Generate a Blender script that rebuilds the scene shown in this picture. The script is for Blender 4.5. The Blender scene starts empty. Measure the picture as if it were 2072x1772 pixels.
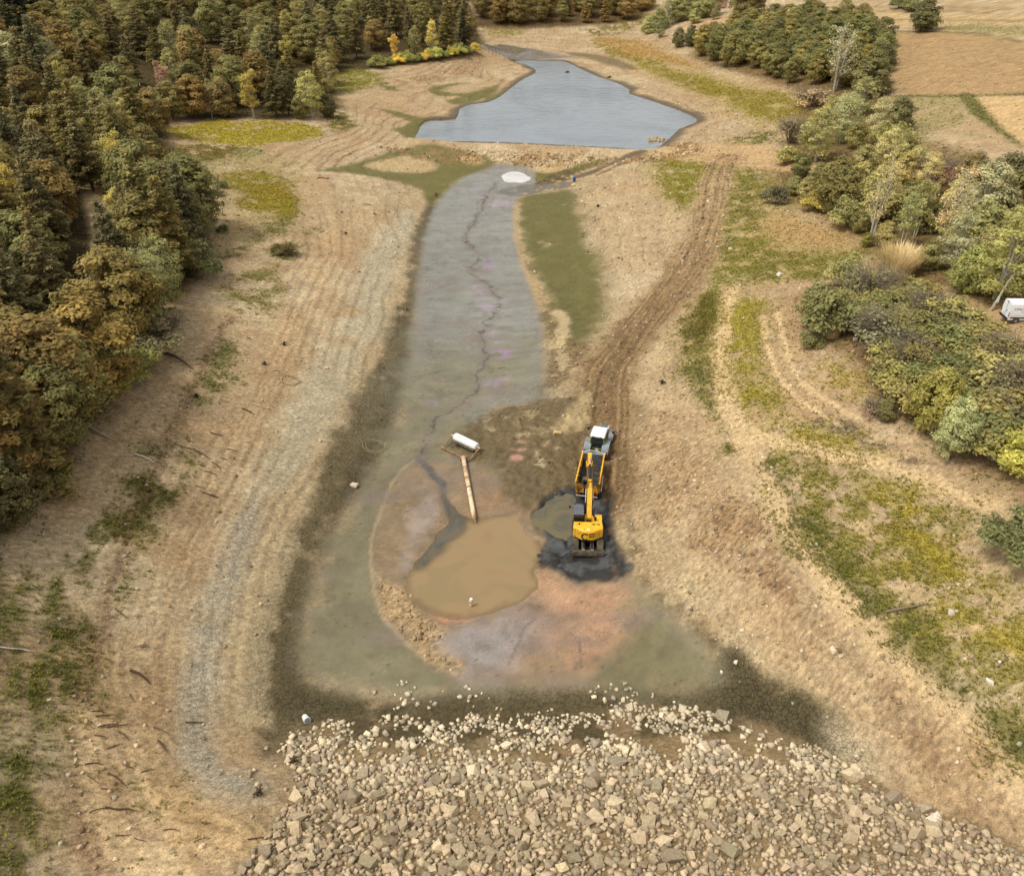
import bpy, bmesh, math, random
import numpy as np
from mathutils import Vector, Matrix, Euler

random.seed(7)
RNG = np.random.default_rng(7)
SC = bpy.context.scene
COL = SC.collection

# ------------------------------------------------------------------ camera
CAM_H = 58.3
PITCH = math.radians(33.9)          # downward tilt
F = 1673.6                          # focal length in "view" pixels (2072 x 1772 frame)
UC, VC = 1036.0, 886.0
CT, ST = math.cos(PITCH), math.sin(PITCH)
cam_d = bpy.data.cameras.new('camera')
cam = bpy.data.objects.new('camera', cam_d)
COL.objects.link(cam)
cam.location = (0, 0, CAM_H)
cam.rotation_euler = (math.radians(90) - PITCH, 0, 0)
cam_d.sensor_fit = 'HORIZONTAL'
cam_d.sensor_width = 36.0
cam_d.lens = F / 2072.0 * 36.0
cam_d.clip_start = 0.5
cam_d.clip_end = 5000
SC.camera = cam

# ------------------------------------------------------------------ sky, sun, exposure
SUN_EL, SUN_AZ = math.radians(60), math.radians(-112)     # azimuth from +Y towards +X
w = bpy.data.worlds.new('World')
SC.world = w
w.use_nodes = True
nt = w.node_tree
nt.nodes.clear()
sky = nt.nodes.new('ShaderNodeTexSky')
sky.sky_type = 'NISHITA'
sky.sun_disc = False
sky.sun_elevation = SUN_EL
sky.sun_rotation = SUN_AZ
sky.altitude = 700
sky.air_density = 1.0
sky.dust_density = 5.0
sky.ozone_density = 1.0
hs = nt.nodes.new('ShaderNodeHueSaturation')
hs.inputs['Saturation'].default_value = 0.12       # thin cloud veil: nearly grey sky
bg = nt.nodes.new('ShaderNodeBackground')
bg.inputs['Strength'].default_value = 0.15
wo = nt.nodes.new('ShaderNodeOutputWorld')
nt.links.new(sky.outputs[0], hs.inputs['Color'])
nt.links.new(hs.outputs[0], bg.inputs['Color'])
nt.links.new(bg.outputs[0], wo.inputs['Surface'])
sun_d = bpy.data.lights.new('sun', 'SUN')
sun_d.energy = 1.5
sun_d.angle = math.radians(14)
sun_d.color = (1.0, 0.95, 0.87)
sun = bpy.data.objects.new('sun', sun_d)
COL.objects.link(sun)
sd = Vector((math.sin(SUN_AZ) * math.cos(SUN_EL), math.cos(SUN_AZ) * math.cos(SUN_EL), math.sin(SUN_EL)))
sun.rotation_euler = sd.to_track_quat('Z', 'Y').to_euler()
SC.view_settings.view_transform = 'Standard'
SC.view_settings.look = 'None'
SC.view_settings.exposure = 0.40
SC.view_settings.gamma = 1.0
SC.view_settings.use_curve_mapping = False
SC.cycles.max_bounces = 4
SC.cycles.diffuse_bounces = 2
SC.cycles.glossy_bounces = 2
SC.cycles.use_adaptive_sampling = True
SC.cycles.adaptive_threshold = 0.02
SC.cycles.transparent_max_bounces = 8

# ------------------------------------------------------------------ helpers
def lin(r, g=None, b=None):
    if g is None: r, g, b = r
    def f(c):
        c /= 255.0
        return c / 12.92 if c <= 0.04045 else ((c + 0.055) / 1.055) ** 2.4
    return (f(r), f(g), f(b), 1.0)

def at(u, v, z=0.0):
    xr, yr = (u - UC) / F, (v - VC) / F
    t = (CAM_H - z) / (ST + yr * CT)
    return (xr * t, t * (CT - yr * ST), z)

def tag(o, label=None, cat=None, group=None, kind=None):
    if label: o['label'] = label
    if cat: o['category'] = cat
    if group: o['group'] = group
    if kind: o['kind'] = kind
    return o

def link(o, parent=None):
    COL.objects.link(o)
    if parent is not None: o.parent = parent
    return o

def empty(name, loc=(0, 0, 0), rz=0.0):
    o = bpy.data.objects.new(name, None)
    o.empty_display_size = 0.3
    o.location = loc
    o.rotation_euler = (0, 0, rz)
    return link(o)

def mesh_np(name, verts, faces, mat=None, parent=None, smooth=False):
    """verts (n,3) array, faces (m,k) int array of equal size."""
    me = bpy.data.meshes.new(name)
    verts = np.asarray(verts, dtype=np.float32)
    faces = np.asarray(faces, dtype=np.int32)
    k = faces.shape[1]
    me.vertices.add(len(verts)); me.vertices.foreach_set('co', verts.ravel())
    me.loops.add(faces.size); me.loops.foreach_set('vertex_index', faces.ravel())
    me.polygons.add(len(faces))
    me.polygons.foreach_set('loop_start', np.arange(0, faces.size, k, dtype=np.int32))
    if smooth: me.polygons.foreach_set('use_smooth', np.ones(len(faces), dtype=bool))
    me.update(calc_edges=True)
    if mat: me.materials.append(mat)
    o = bpy.data.objects.new(name, me)
    return link(o, parent)

def vattr(me, name, arr):
    a = me.attributes.new(name, 'FLOAT_COLOR', 'POINT')
    arr = np.asarray(arr, dtype=np.float32)
    a.data.foreach_set('color', arr.ravel())

class MB:
    """collects simple solids; build() links them as ONE mesh object"""
    def __init__(s): s.bm = bmesh.new()
    def box(s, cx, cy, cz, sx, sy, sz, rot=None, taper=1.0, bev=0.0):
        vs = []
        for dz in (-.5, .5):
            k = taper if dz > 0 else 1.0
            for dx, dy in ((-.5, -.5), (.5, -.5), (.5, .5), (-.5, .5)):
                p = Vector((dx * sx * k, dy * sy * k, dz * sz))
                if rot: p = Euler(rot).to_matrix() @ p
                vs.append(s.bm.verts.new(p + Vector((cx, cy, cz))))
        fs = []
        for f in ((3, 2, 1, 0), (4, 5, 6, 7), (0, 1, 5, 4), (1, 2, 6, 5), (2, 3, 7, 6), (3, 0, 4, 7)):
            fs.append(s.bm.faces.new([vs[i] for i in f]))
        if bev > 0:
            es = list({e for f in fs for e in f.edges})
            bmesh.ops.bevel(s.bm, geom=es, offset=bev, segments=2, affect='EDGES', profile=.6)
        return s
    def prism(s, pts, axis, a, b):
        """polygon pts (2-D) extruded along axis from a to b"""
        def mk(p, q):
            if axis == 'x': return (q, p[0], p[1])
            if axis == 'y': return (p[0], q, p[1])
            return (p[0], p[1], q)
        v0 = [s.bm.verts.new(mk(p, a)) for p in pts]
        v1 = [s.bm.verts.new(mk(p, b)) for p in pts]
        n = len(pts)
        s.bm.faces.new(v0[::-1]); s.bm.faces.new(v1)
        for i in range(n):
            s.bm.faces.new((v0[i], v0[(i + 1) % n], v1[(i + 1) % n], v1[i]))
        return s
    def tube(s, pts, r, n=8, cap=True):
        pts = [Vector(p) for p in pts]
        rr = r if isinstance(r, (list, tuple)) else [r] * len(pts)
        rings = []
        for i, p in enumerate(pts):
            d = (pts[min(i + 1, len(pts) - 1)] - pts[max(i - 1, 0)]).normalized()
            up = Vector((0, 0, 1)) if abs(d.z) < .9 else Vector((1, 0, 0))
            a = d.cross(up).normalized(); b = d.cross(a).normalized()
            rings.append([s.bm.verts.new(p + (a * math.cos(2 * math.pi * k / n) + b * math.sin(2 * math.pi * k / n)) * rr[i]) for k in range(n)])
        for i in range(len(rings) - 1):
            for k in range(n):
                s.bm.faces.new((rings[i][k], rings[i][(k + 1) % n], rings[i + 1][(k + 1) % n], rings[i + 1][k]))
        if cap:
            s.bm.faces.new(rings[0][::-1]); s.bm.faces.new(rings[-1])
        return s
    def lathe(s, prof, c, axis='x', n=24):
        """prof: list of (offset along axis, radius)"""
        rings = []
        for o_, r in prof:
            ring = []
            for k in range(n):
                a = 2 * math.pi * k / n
                ca, sa = math.cos(a) * r, math.sin(a) * r
                p = {'x': (o_, ca, sa), 'y': (ca, o_, sa), 'z': (ca, sa, o_)}[axis]
                ring.append(s.bm.verts.new(Vector(p) + Vector(c)))
            rings.append(ring)
        for i in range(len(rings) - 1):
            for k in range(n):
                s.bm.faces.new((rings[i][k], rings[i][(k + 1) % n], rings[i + 1][(k + 1) % n], rings[i + 1][k]))
        s.bm.faces.new(rings[0][::-1]); s.bm.faces.new(rings[-1])
        return s
    def build(s, name, mat=None, parent=None, smooth=False):
        bmesh.ops.recalc_face_normals(s.bm, faces=s.bm.faces)
        me = bpy.data.meshes.new(name)
        s.bm.to_mesh(me); s.bm.free()
        if smooth:
            for p in me.polygons: p.use_smooth = True
        if mat: me.materials.append(mat)
        return link(bpy.data.objects.new(name, me), parent)

def mat(name, col, rough=.6, metal=0.0, noise=0.0, nscale=3.0, dirt=None, dirt_amt=.5, dscale=1.5, bump=0.0, spec=.5):
    m = bpy.data.materials.new(name)
    m.use_nodes = True
    N, L = m.node_tree.nodes, m.node_tree.links
    b = N['Principled BSDF']
    b.inputs['Roughness'].default_value = rough
    b.inputs['Metallic'].default_value = metal
    b.inputs['Specular IOR Level'].default_value = spec
    b.inputs['Base Color'].default_value = col
    tc = N.new('ShaderNodeTexCoord')
    cur = None
    if noise > 0:
        n = N.new('ShaderNodeTexNoise'); n.inputs['Scale'].default_value = nscale; n.inputs['Detail'].default_value = 5
        L.new(tc.outputs['Object'], n.inputs['Vector'])
        mp = N.new('ShaderNodeMapRange')
        mp.inputs['From Min'].default_value = .3; mp.inputs['From Max'].default_value = .7
        mp.inputs['To Min'].default_value = 1 - noise; mp.inputs['To Max'].default_value = 1 + noise
        L.new(n.outputs['Fac'], mp.inputs['Value'])
        mx = N.new('ShaderNodeVectorMath'); mx.operation = 'SCALE'
        mx.inputs[0].default_value = col[:3]
        L.new(mp.outputs[0], mx.inputs['Scale'])
        cur = mx.outputs[0]
        if bump > 0:
            bp = N.new('ShaderNodeBump'); bp.inputs['Strength'].default_value = bump; bp.inputs['Distance'].default_value = .05
            L.new(n.outputs['Fac'], bp.inputs['Height']); L.new(bp.outputs[0], b.inputs['Normal'])
    if dirt:
        n2 = N.new('ShaderNodeTexNoise'); n2.inputs['Scale'].default_value = dscale; n2.inputs['Detail'].default_value = 6
        n2.inputs['Roughness'].default_value = .7
        L.new(tc.outputs['Object'], n2.inputs['Vector'])
        m2 = N.new('ShaderNodeMapRange')
        m2.inputs['From Min'].default_value = .62 - dirt_amt * .4; m2.inputs['From Max'].default_value = .78 - dirt_amt * .3
        L.new(n2.outputs['Fac'], m2.inputs['Value'])
        mi = N.new('ShaderNodeMix'); mi.data_type = 'RGBA'
        L.new(m2.outputs[0], mi.inputs['Factor'])
        if cur: L.new(cur, mi.inputs['A'])
        else: mi.inputs['A'].default_value = col
        mi.inputs['B'].default_value = dirt
        cur = mi.outputs['Result']
        mr = N.new('ShaderNodeMapRange'); mr.inputs['To Min'].default_value = rough; mr.inputs['To Max'].default_value = .85
        L.new(m2.outputs[0], mr.inputs['Value']); L.new(mr.outputs[0], b.inputs['Roughness'])
    if cur: L.new(cur, b.inputs['Base Color'])
    return m

# value noise
_T = np.random.default_rng(11).random((256, 256)).astype(np.float32)
def vnoise(x, y):
    xi, yi = np.floor(x).astype(np.int64), np.floor(y).astype(np.int64)
    fx, fy = (x - xi).astype(np.float32), (y - yi).astype(np.float32)
    fx = fx * fx * (3 - 2 * fx); fy = fy * fy * (3 - 2 * fy)
    x0, x1, y0, y1 = xi & 255, (xi + 1) & 255, yi & 255, (yi + 1) & 255
    a, b = _T[x0, y0], _T[x1, y0]; c, d = _T[x0, y1], _T[x1, y1]
    return (a + (b - a) * fx) * (1 - fy) + (c + (d - c) * fx) * fy
def fbm(x, y, s=1.0, oct=4, off=0.0):
    r, a, t = 0, .5, 0
    x = np.asarray(x, dtype=np.float64) / s + off * 17.3; y = np.asarray(y, dtype=np.float64) / s + off * 9.1
    for i in range(oct):
        r = r + vnoise(x, y) * a; t += a; a *= .55
        x, y = x * 1.93 * .8 - y * 1.93 * .6 + 13.7, x * 1.93 * .6 + y * 1.93 * .8 + 5.1
    return r / t
def sstep(a, b, x):
    t = np.clip((x - a) / (b - a), 0, 1)
    return t * t * (3 - 2 * t)

def smooth_poly(P, closed=True, n=3):
    P = [np.asarray(p, dtype=float) for p in P]
    out = []; N = len(P)
    for i in range(N if closed else N - 1):
        p0, p1 = P[i - 1] if (closed or i > 0) else P[i], P[i]
        p2 = P[(i + 1) % N]; p3 = P[(i + 2) % N] if (closed or i + 2 < N) else P[(i + 1) % N]
        for k in range(n):
            t = k / n
            out.append(.5 * ((2 * p1) + (-p0 + p2) * t + (2 * p0 - 5 * p1 + 4 * p2 - p3) * t * t + (-p0 + 3 * p1 - 3 * p2 + p3) * t ** 3))
    if not closed: out.append(P[-1])
    return np.array(out)

def seg_dist2(X, Y, A, B):
    dx, dy = B[0] - A[0], B[1] - A[1]
    l2 = dx * dx + dy * dy + 1e-9
    t = np.clip(((X - A[0]) * dx + (Y - A[1]) * dy) / l2, 0, 1)
    ex, ey = X - (A[0] + t * dx), Y - (A[1] + t * dy)
    return ex * ex + ey * ey
def poly_sd(X, Y, P):
    """signed distance, positive inside"""
    d2 = np.full(X.shape, 1e12); ins = np.zeros(X.shape, dtype=bool)
    n = len(P)
    for i in range(n):
        A, B = P[i], P[(i + 1) % n]
        d2 = np.minimum(d2, seg_dist2(X, Y, A, B))
        c = (A[1] > Y) != (B[1] > Y)
        xx = (B[0] - A[0]) * (Y - A[1]) / (B[1] - A[1] + 1e-12) + A[0]
        ins ^= c & (X < xx)
    return np.where(ins, 1, -1) * np.sqrt(d2)
def line_d(X, Y, P):
    d2 = np.full(X.shape, 1e12)
    for i in range(len(P) - 1): d2 = np.minimum(d2, seg_dist2(X, Y, P[i], P[i + 1]))
    return np.sqrt(d2)
# ------------------------------------------------------------------ terrain heights
LAKE = 3.2
CTRL = [  # view u, view v, height above the basin floor
 # basin floor and channel
 (860,1390,.05),(1000,1390,0),(1200,1390,0),(1380,1340,.25),(660,1300,.35),(720,1150,.3),(820,1000,.3),(900,1100,0),(1040,1150,0),
 (1150,1250,0),(1100,960,.6),(820,900,.4),(900,800,.5),(1020,800,.5),(900,620,.8),(1030,620,.8),(930,450,1.1),(1010,450,1.1),(960,370,1.3),(1040,370,1.3),
 (1000,1600,-1),(800,1600,-.8),(1250,1600,-.8),(1000,1760,-2),(760,1730,-.2),(1500,1740,0),
 # left bank
 (850,450,1.6),(830,600,1.5),(800,760,1.4),(700,920,1.3),(620,1080,1.2),(570,1200,1.2),(545,1320,1.1),(560,1440,1.0),(620,1490,.9),
 (760,450,3.4),(720,600,3.4),(640,800,3.3),(560,950,3.1),(470,1120,3.0),(430,1300,2.9),(430,1440,2.9),(520,1530,2.8),(620,1570,2.9),
 (600,520,6),(520,680,6.2),(400,900,6.2),(290,1120,6.2),(230,1300,6.2),(240,1480,6.3),(330,1640,6.6),(450,1700,6.9),(520,1690,6.3),(560,1620,4.9),(600,1590,3.8),(540,1660,5.8),(450,1745,7.4),(400,1768,8.0),(500,1740,7.2),
 (430,440,8.6),(380,600,9.2),(270,790,9.6),(170,930,10),(60,1100,10.5),(0,1350,11),(0,1600,11.5),(100,1600,9.2),(150,1740,8.6),(300,1760,7.6),
 (-150,1000,14),(-300,1400,16),(-300,800,17),(-200,1750,14),(-700,700,24),(-600,1200,24),
 # left forest slope
 (200,600,11.5),(100,450,13.5),(300,420,10.5),(0,300,16),(200,240,13),(-300,400,22),
 (420,330,7.2),(480,270,7.2),(350,240,8.2),(520,235,7.8),(650,235,7.2),(700,200,6.2),(620,320,5),(700,280,5),(760,240,4.6),(700,380,4.2),(800,400,2.4),(760,335,2.6),(860,335,1.9),(930,330,1.6),
 (740,150,8),(700,130,8.6),(850,130,7.8),(955,108,7.6),(900,160,5.5),(970,130,4.8),(820,185,5),(870,215,3.9),(900,180,4.3),(1020,115,4.4),(980,165,3.9),
 (500,90,13),(700,70,12),(300,100,15),(100,60,20),(850,50,13),(600,10,18),(300,10,21),(0,20,24),(940,80,9.5),
 (300,-60,27),(700,-60,24),(0,-60,31),(-400,0,36),
 # around the lake
 (930,245,3.4),(840,262,3.4),(1085,140,3.5),(1150,115,3.5),(1200,125,3.6),(1280,180,3.6),(1345,205,3.6),(1420,245,3.7),(1345,292,3.8),(1380,270,4),
 (1150,220,1),(1100,270,1.2),(1280,260,1.2),(1040,220,1.4),(1160,150,1.6),
 (990,90,4.0),(1080,85,4.0),(970,60,6),(1100,50,7),(1250,45,7.5),(1200,70,5.5),(1300,75,6.5),(1280,40,8),(1050,25,10),(1200,15,11),(1050,0,13),(1290,0,13),
 (1260,120,5),(1340,110,7),(1450,140,8),(1500,220,6),(1440,200,5.2),(1540,250,6.6),(1600,200,8.4),(1400,90,9.5),(1330,70,9),
 # weir surroundings
 (960,335,1.2),(1060,335,1.3),(1150,340,1.8),(1200,350,2.2),(1320,312,4.0),(1250,345,3.2),(1400,320,4.9),
 # right bank
 (1120,400,1.7),(1190,400,2.6),(1160,480,1.8),(1200,560,2.0),(1210,640,1.9),(1130,620,1.7),(1160,700,1.8),(1120,760,1.5),(1160,850,1.0),
 (1240,760,1.6),(1230,860,.9),(1215,950,.6),(1200,1050,.2),(1200,1130,.15),(1270,1100,1.0),(1290,1170,1.2),(1280,950,2.2),(1310,820,3.2),(1320,1060,2.3),
 (1300,500,4),(1330,620,4),(1380,560,5),(1420,480,5.6),(1450,380,5.8),(1380,350,5.2),(1300,400,4.1),(1480,330,6),
 (1400,800,5.2),(1400,1000,4.6),(1440,1180,3.4),(1480,1290,2.0),(1440,1320,.9),(1500,1400,1.0),(1600,1460,1.3),(1660,1520,1.9),(1560,1330,3.0),(1700,1480,3.4),
 (1540,1080,6.2),(1650,1250,6.0),(1760,1380,5.8),(1850,1500,5.6),(1800,1580,4.0),(1950,1620,6.0),(2060,1700,6.8),(2072,1560,8),(1700,1600,2.6),(1880,1670,5.0),(2150,1745,8),
 (1480,700,7.2),(1460,860,7.0),(1520,560,7.8),(1620,500,8.6),(1580,400,8.2),(1500,440,7.2),(1560,310,6.8),(1700,300,9.4),(1650,420,9.4),
 (1560,800,8.6),(1620,700,9.6),(1680,620,10.2),(1700,820,9.8),(1780,560,10.6),(1650,930,8.4),(1800,960,10),(1850,860,11.4),(1750,1080,8.4),(1900,1250,9.2),(2000,1050,11),(2050,1250,11),(2000,1450,9.6),
 (1900,700,13),(2050,650,15),(2050,850,13.5),(1900,560,13),(2072,1000,12.5),(2200,1200,14),(2300,800,18),(2300,1500,12),(2500,400,26),(2700,900,28),
 (1850,400,12.4),(2000,500,14.5),(1850,300,13),(2072,350,16),(1950,230,15),(2072,200,18),(1800,200,13.4),(1780,120,15),(1900,130,17.5),(2072,80,21),(1880,65,19.5),(1700,60,15.5),(1740,70,16.5),
 (1600,90,12.5),(1500,110,10.5),(1450,70,10.5),(1560,40,14.5),(1480,15,15),(1800,30,19),(2072,20,24),(1600,5,18),(1900,-40,25),(1400,-40,20),(1000,-60,20),(1250,-60,20),(2300,-40,33),(2400,150,25),(1700,-100,26),(900,-120,30),(300,-130,34),(1300,-140,30),
]
_c = np.array([at(u, v, z) for u, v, z in CTRL])
_C2 = 5.0 ** 2
def _phi(X, Y):
    return np.sqrt((X[:, None] - _c[None, :, 0]) ** 2 + (Y[:, None] - _c[None, :, 1]) ** 2 + _C2)
n_ = len(_c)
A_ = np.zeros((n_ + 3, n_ + 3))
A_[:n_, :n_] = _phi(_c[:, 0], _c[:, 1]) - np.eye(n_) * 0.35
A_[:n_, n_] = 1; A_[:n_, n_ + 1] = _c[:, 0]; A_[:n_, n_ + 2] = _c[:, 1]
A_[n_:, :n_] = A_[:n_, n_:].T
_w = np.linalg.solve(A_, np.concatenate([_c[:, 2], np.zeros(3)]))
def rbf(X, Y):
    sh = X.shape; X = X.ravel().astype(np.float64); Y = Y.ravel().astype(np.float64); out = np.empty(len(X))
    for i in range(0, len(X), 20000):
        s = slice(i, i + 20000)
        out[s] = _phi(X[s], Y[s]).astype(np.float32) @ _w[:n_].astype(np.float32) + _w[n_] + _w[n_ + 1] * X[s] + _w[n_ + 2] * Y[s]
    return out.reshape(sh)

def graded(a, b, f):
    out = [a]
    while out[-1] < b: out.append(out[-1] + f(out[-1]))
    return np.array(out)
_xs = graded(0, 900, lambda x: .27 if x < 32 else .27 + (x - 32) * .0065 if x < 120 else .84 + (x - 120) * .06)
GX = np.concatenate([-_xs[:0:-1], _xs])
GY = graded(8, 1500, lambda y: .5 if y < 24 else .25 if y < 100 else .25 + (y - 100) * .0022 if y < 330 else .756 + (y - 330) * .03)
XX, YY = np.meshgrid(GX, GY)          # rows = y
# coarse evaluation of the smooth base, then bilinear upsampling
_cx = np.unique(np.concatenate([np.arange(-130, 130.1, 1.5), np.linspace(-905, -130, 60), np.linspace(130, 905, 60)]))
_cy = np.unique(np.concatenate([np.arange(6, 360, 1.5), np.linspace(360, 1560, 110)]))
_CZ = rbf(*np.meshgrid(_cx, _cy))
def bil(gx, gy, Z, x, y):
    x = np.clip(x, gx[0], gx[-1] - 1e-6); y = np.clip(y, gy[0], gy[-1] - 1e-6)
    i = np.clip(np.searchsorted(gx, x, 'right') - 1, 0, len(gx) - 2); j = np.clip(np.searchsorted(gy, y, 'right') - 1, 0, len(gy) - 2)
    fx = (x - gx[i]) / (gx[i + 1] - gx[i]); fy = (y - gy[j]) / (gy[j + 1] - gy[j])
    return (Z[j, i] * (1 - fx) + Z[j, i + 1] * fx) * (1 - fy) + (Z[j + 1, i] * (1 - fx) + Z[j + 1, i + 1] * fx) * fy
ZZ = bil(_cx, _cy, _CZ, XX, YY)

def ground_z(x, y):
    r = bil(GX, GY, ZZ, np.atleast_1d(np.asarray(x, float)), np.atleast_1d(np.asarray(y, float)))
    return float(r[0]) if np.isscalar(x) else r
def hit(u, v):
    """where the sight line through a view position meets the ground"""
    xr, yr = (u - UC) / F, (v - VC) / F
    d = np.array([xr, CT - yr * ST, -ST - yr * CT])
    t = 20 * 1.006 ** np.arange(760)
    px, py, pz = d[0] * t, d[1] * t, CAM_H + d[2] * t
    gz = bil(GX, GY, ZZ, px, py)
    k = np.argmax(pz < gz)
    if k == 0: k = len(t) - 1
    a, b = pz[k - 1] - gz[k - 1], pz[k] - gz[k]
    f = a / (a - b + 1e-9); tt = t[k - 1] + (t[k] - t[k - 1]) * f
    return np.array([d[0] * tt, d[1] * tt])
def hits(pts): return [hit(u, v) for u, v in pts]

def sub(P, m):
    """slice of the grid around polygon P with margin m"""
    P = np.asarray(P)
    i0, i1 = np.searchsorted(GX, [P[:, 0].min() - m, P[:, 0].max() + m]); j0, j1 = np.searchsorted(GY, [P[:, 1].min() - m, P[:, 1].max() + m])
    return (slice(max(j0 - 1, 0), j1 + 1), slice(max(i0 - 1, 0), i1 + 1))

# the dam's water-side slope
TOE = 44.5
def dam_z(x, y): return (TOE - y) / 2.4 + .10 * np.sin(x * .21) + .0025 * x * x * .25
WARP1 = (fbm(XX, YY, 6.0, 4, 1) - .5)
WARP2 = (fbm(XX, YY, 1.6, 4, 2) - .5)
_dz = dam_z(XX, YY) + WARP1 * .6
DAM = sstep(-.35, .35, _dz - ZZ) * (YY < 60)
_k = .35
_h = np.clip(.5 + .5 * (_dz - ZZ) / _k, 0, 1)
ZZ = np.where(YY < 70, ZZ + (_dz - ZZ) * _h + _k * _h * (1 - _h) * .5, ZZ)
ZZ = np.maximum(ZZ, -1.2)
ZZ = np.where(YY < 18, np.minimum(ZZ, 11.3), ZZ)      # dam crest behind the viewpoint

# water-level terraces on the bare banks, roughness
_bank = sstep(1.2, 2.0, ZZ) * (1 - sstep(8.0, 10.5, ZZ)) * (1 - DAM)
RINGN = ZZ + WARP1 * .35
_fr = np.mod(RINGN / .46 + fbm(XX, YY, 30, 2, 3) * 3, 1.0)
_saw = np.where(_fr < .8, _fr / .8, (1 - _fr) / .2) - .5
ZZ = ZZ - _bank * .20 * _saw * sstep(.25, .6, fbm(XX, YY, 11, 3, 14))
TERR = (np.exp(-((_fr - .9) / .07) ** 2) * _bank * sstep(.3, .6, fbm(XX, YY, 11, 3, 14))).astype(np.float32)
ZZ = ZZ + WARP1 * .16 * (YY < 400) + WARP2 * .07 * _bank

# lake and pools: exact shores
lake_px = [(850,285),(846,265),(858,248),(885,243),(922,241),(930,222),(952,212),(985,208),(1012,196),(1035,178),(1060,160),(1085,147),(1075,138),(1058,132),(1035,126),(1060,123),(1100,124),(1135,124),(1158,132),(1178,142),(1215,158),(1248,168),(1275,182),(1272,190),(1300,199),(1340,212),(1380,226),(1412,242),(1400,252),(1375,262),(1360,278),(1345,290),(1322,304),(1250,299),(1150,294),(1050,289),(950,286)]
LAKE_P = smooth_poly([at(u, v, LAKE)[:2] for u, v in lake_px], n=2)
s_ = sub(LAKE_P, 30)
d_ = poly_sd(XX[s_], YY[s_], LAKE_P)
zs = ZZ[s_]
zs = np.where(d_ > 0, np.minimum(zs, LAKE - .02 - np.minimum(d_ * .16, 2.2)), np.maximum(zs, LAKE + np.minimum(-d_ * .035, .45) + .015 - np.maximum(-d_ - 3.5, 0) * .35))
ZZ[s_] = np.where(d_ > -16, zs, ZZ[s_])
# the low earth weir across the valley
WEIR = smooth_poly([at(u, v, LAKE + .8)[:2] for u, v in ((835,281),(900,289),(1000,293),(1100,297),(1200,302),(1290,307),(1340,305))], closed=False)
s_ = sub(WEIR, 28)
d_ = line_d(XX[s_], YY[s_], WEIR)
wm = np.maximum(LAKE + .85 - np.maximum(d_ - 1.3, 0) * .27 + WARP1[s_] * .5, -5)
inl = poly_sd(XX[s_], YY[s_], LAKE_P)
ZZ[s_] = np.where(inl > .4, ZZ[s_], np.maximum(ZZ[s_], wm))
WEIR_D = np.full(XX.shape, 99.0); WEIR_D[s_] = d_

POND_Z = -.10
pond_px = [(966,1050),(1000,1042),(1040,1036),(1068,1035),(1088,1060),(1096,1095),(1088,1130),(1084,1160),(1086,1188),(1066,1208),(1036,1222),(1000,1238),(960,1248),(925,1254),(890,1248),(862,1238),(840,1222),(826,1200),(824,1180),(832,1158),(850,1132),(862,1118),(874,1100),(888,1078),(910,1064),(914,1050),(910,1034),(902,1014),(910,1018),(923,1032),(938,1043),(952,1050)]
POND_P = smooth_poly([at(u, v, POND_Z)[:2] for u, v in pond_px], n=2)
pool_px = [(1076,1042),(1098,1024),(1120,1008),(1140,1000),(1160,1000),(1166,1014),(1160,1040),(1163,1070),(1150,1088),(1128,1092),(1105,1078),(1082,1062)]
POOL_P = smooth_poly([at(u, v, .02)[:2] for u, v in pool_px], n=2)
pud_px = [(1015,360),(1022,351),(1040,348),(1058,351),(1072,358),(1073,365),(1055,370),(1030,369),(1018,366)]
PUD_P = smooth_poly([at(u, v, 1.2)[:2] for u, v in pud_px], n=2)
def basin(P, lvl, slope, deep, margin=5, rise=.03):
    s_ = sub(P, margin + 2)
    d_ = poly_sd(XX[s_], YY[s_], P) + WARP2[s_] * .9 + WARP1[s_] * .5
    zs = ZZ[s_]
    o = np.where(d_ > 0, lvl - .01 - np.minimum(d_ * slope, deep), np.maximum(np.minimum(zs, lvl + .03 - d_ * .16), lvl + .012 - d_ * rise * .4))
    ZZ[s_] = np.where(d_ > -margin, o, zs)
basin(POND_P, POND_Z - .03, .06, .5, 4)
basin(POOL_P, .02, .2, .5, 1.5)
basin(PUD_P, 1.2, .2, .4, 3)

# working area: churned mud and gravel, haul track
track_px = [(1208,1010),(1215,940),(1222,870),(1226,800),(1236,752),(1262,712),(1300,660),(1340,606),(1378,556),(1412,500),(1432,445),(1440,395),(1450,345),(1470,318)]
TRACK = smooth_poly(hits(track_px), closed=False, n=3)
s_ = sub(TRACK, 8)
d_ = line_d(XX[s_], YY[s_], TRACK)
TRACK_D = np.full(XX.shape, 99.0); TRACK_D[s_] = d_
_tw = d_ + WARP1[s_] * .9
ZZ[s_] += (-.20 * np.exp(-((_tw - 1.05) / .30) ** 2) + .10 * np.exp(-(_tw / .4) ** 2) + .14 * np.exp(-((_tw - 1.9) / .5) ** 2)) * (.5 + fbm(XX[s_], YY[s_], 4, 3, 9))
churn_px = [(960,860),(1000,828),(1093,812),(1160,800),(1195,800),(1190,870),(1170,960),(1160,1000),(1110,1015),(1060,1030),(1010,985),(985,940),(940,930),(900,900)]
CHURN = smooth_poly(hits(churn_px), n=2)
black_px = [(1080,1040),(1095,1075),(1100,1100),(1085,1125),(1092,1150),(1110,1148),(1140,1172),(1170,1185),(1200,1178),(1250,1172),(1276,1166),(1265,1130),(1250,1100),(1242,1050),(1238,1000),(1165,985),(1120,1005)]
BLACK = smooth_poly(hits(black_px), n=2)
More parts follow.
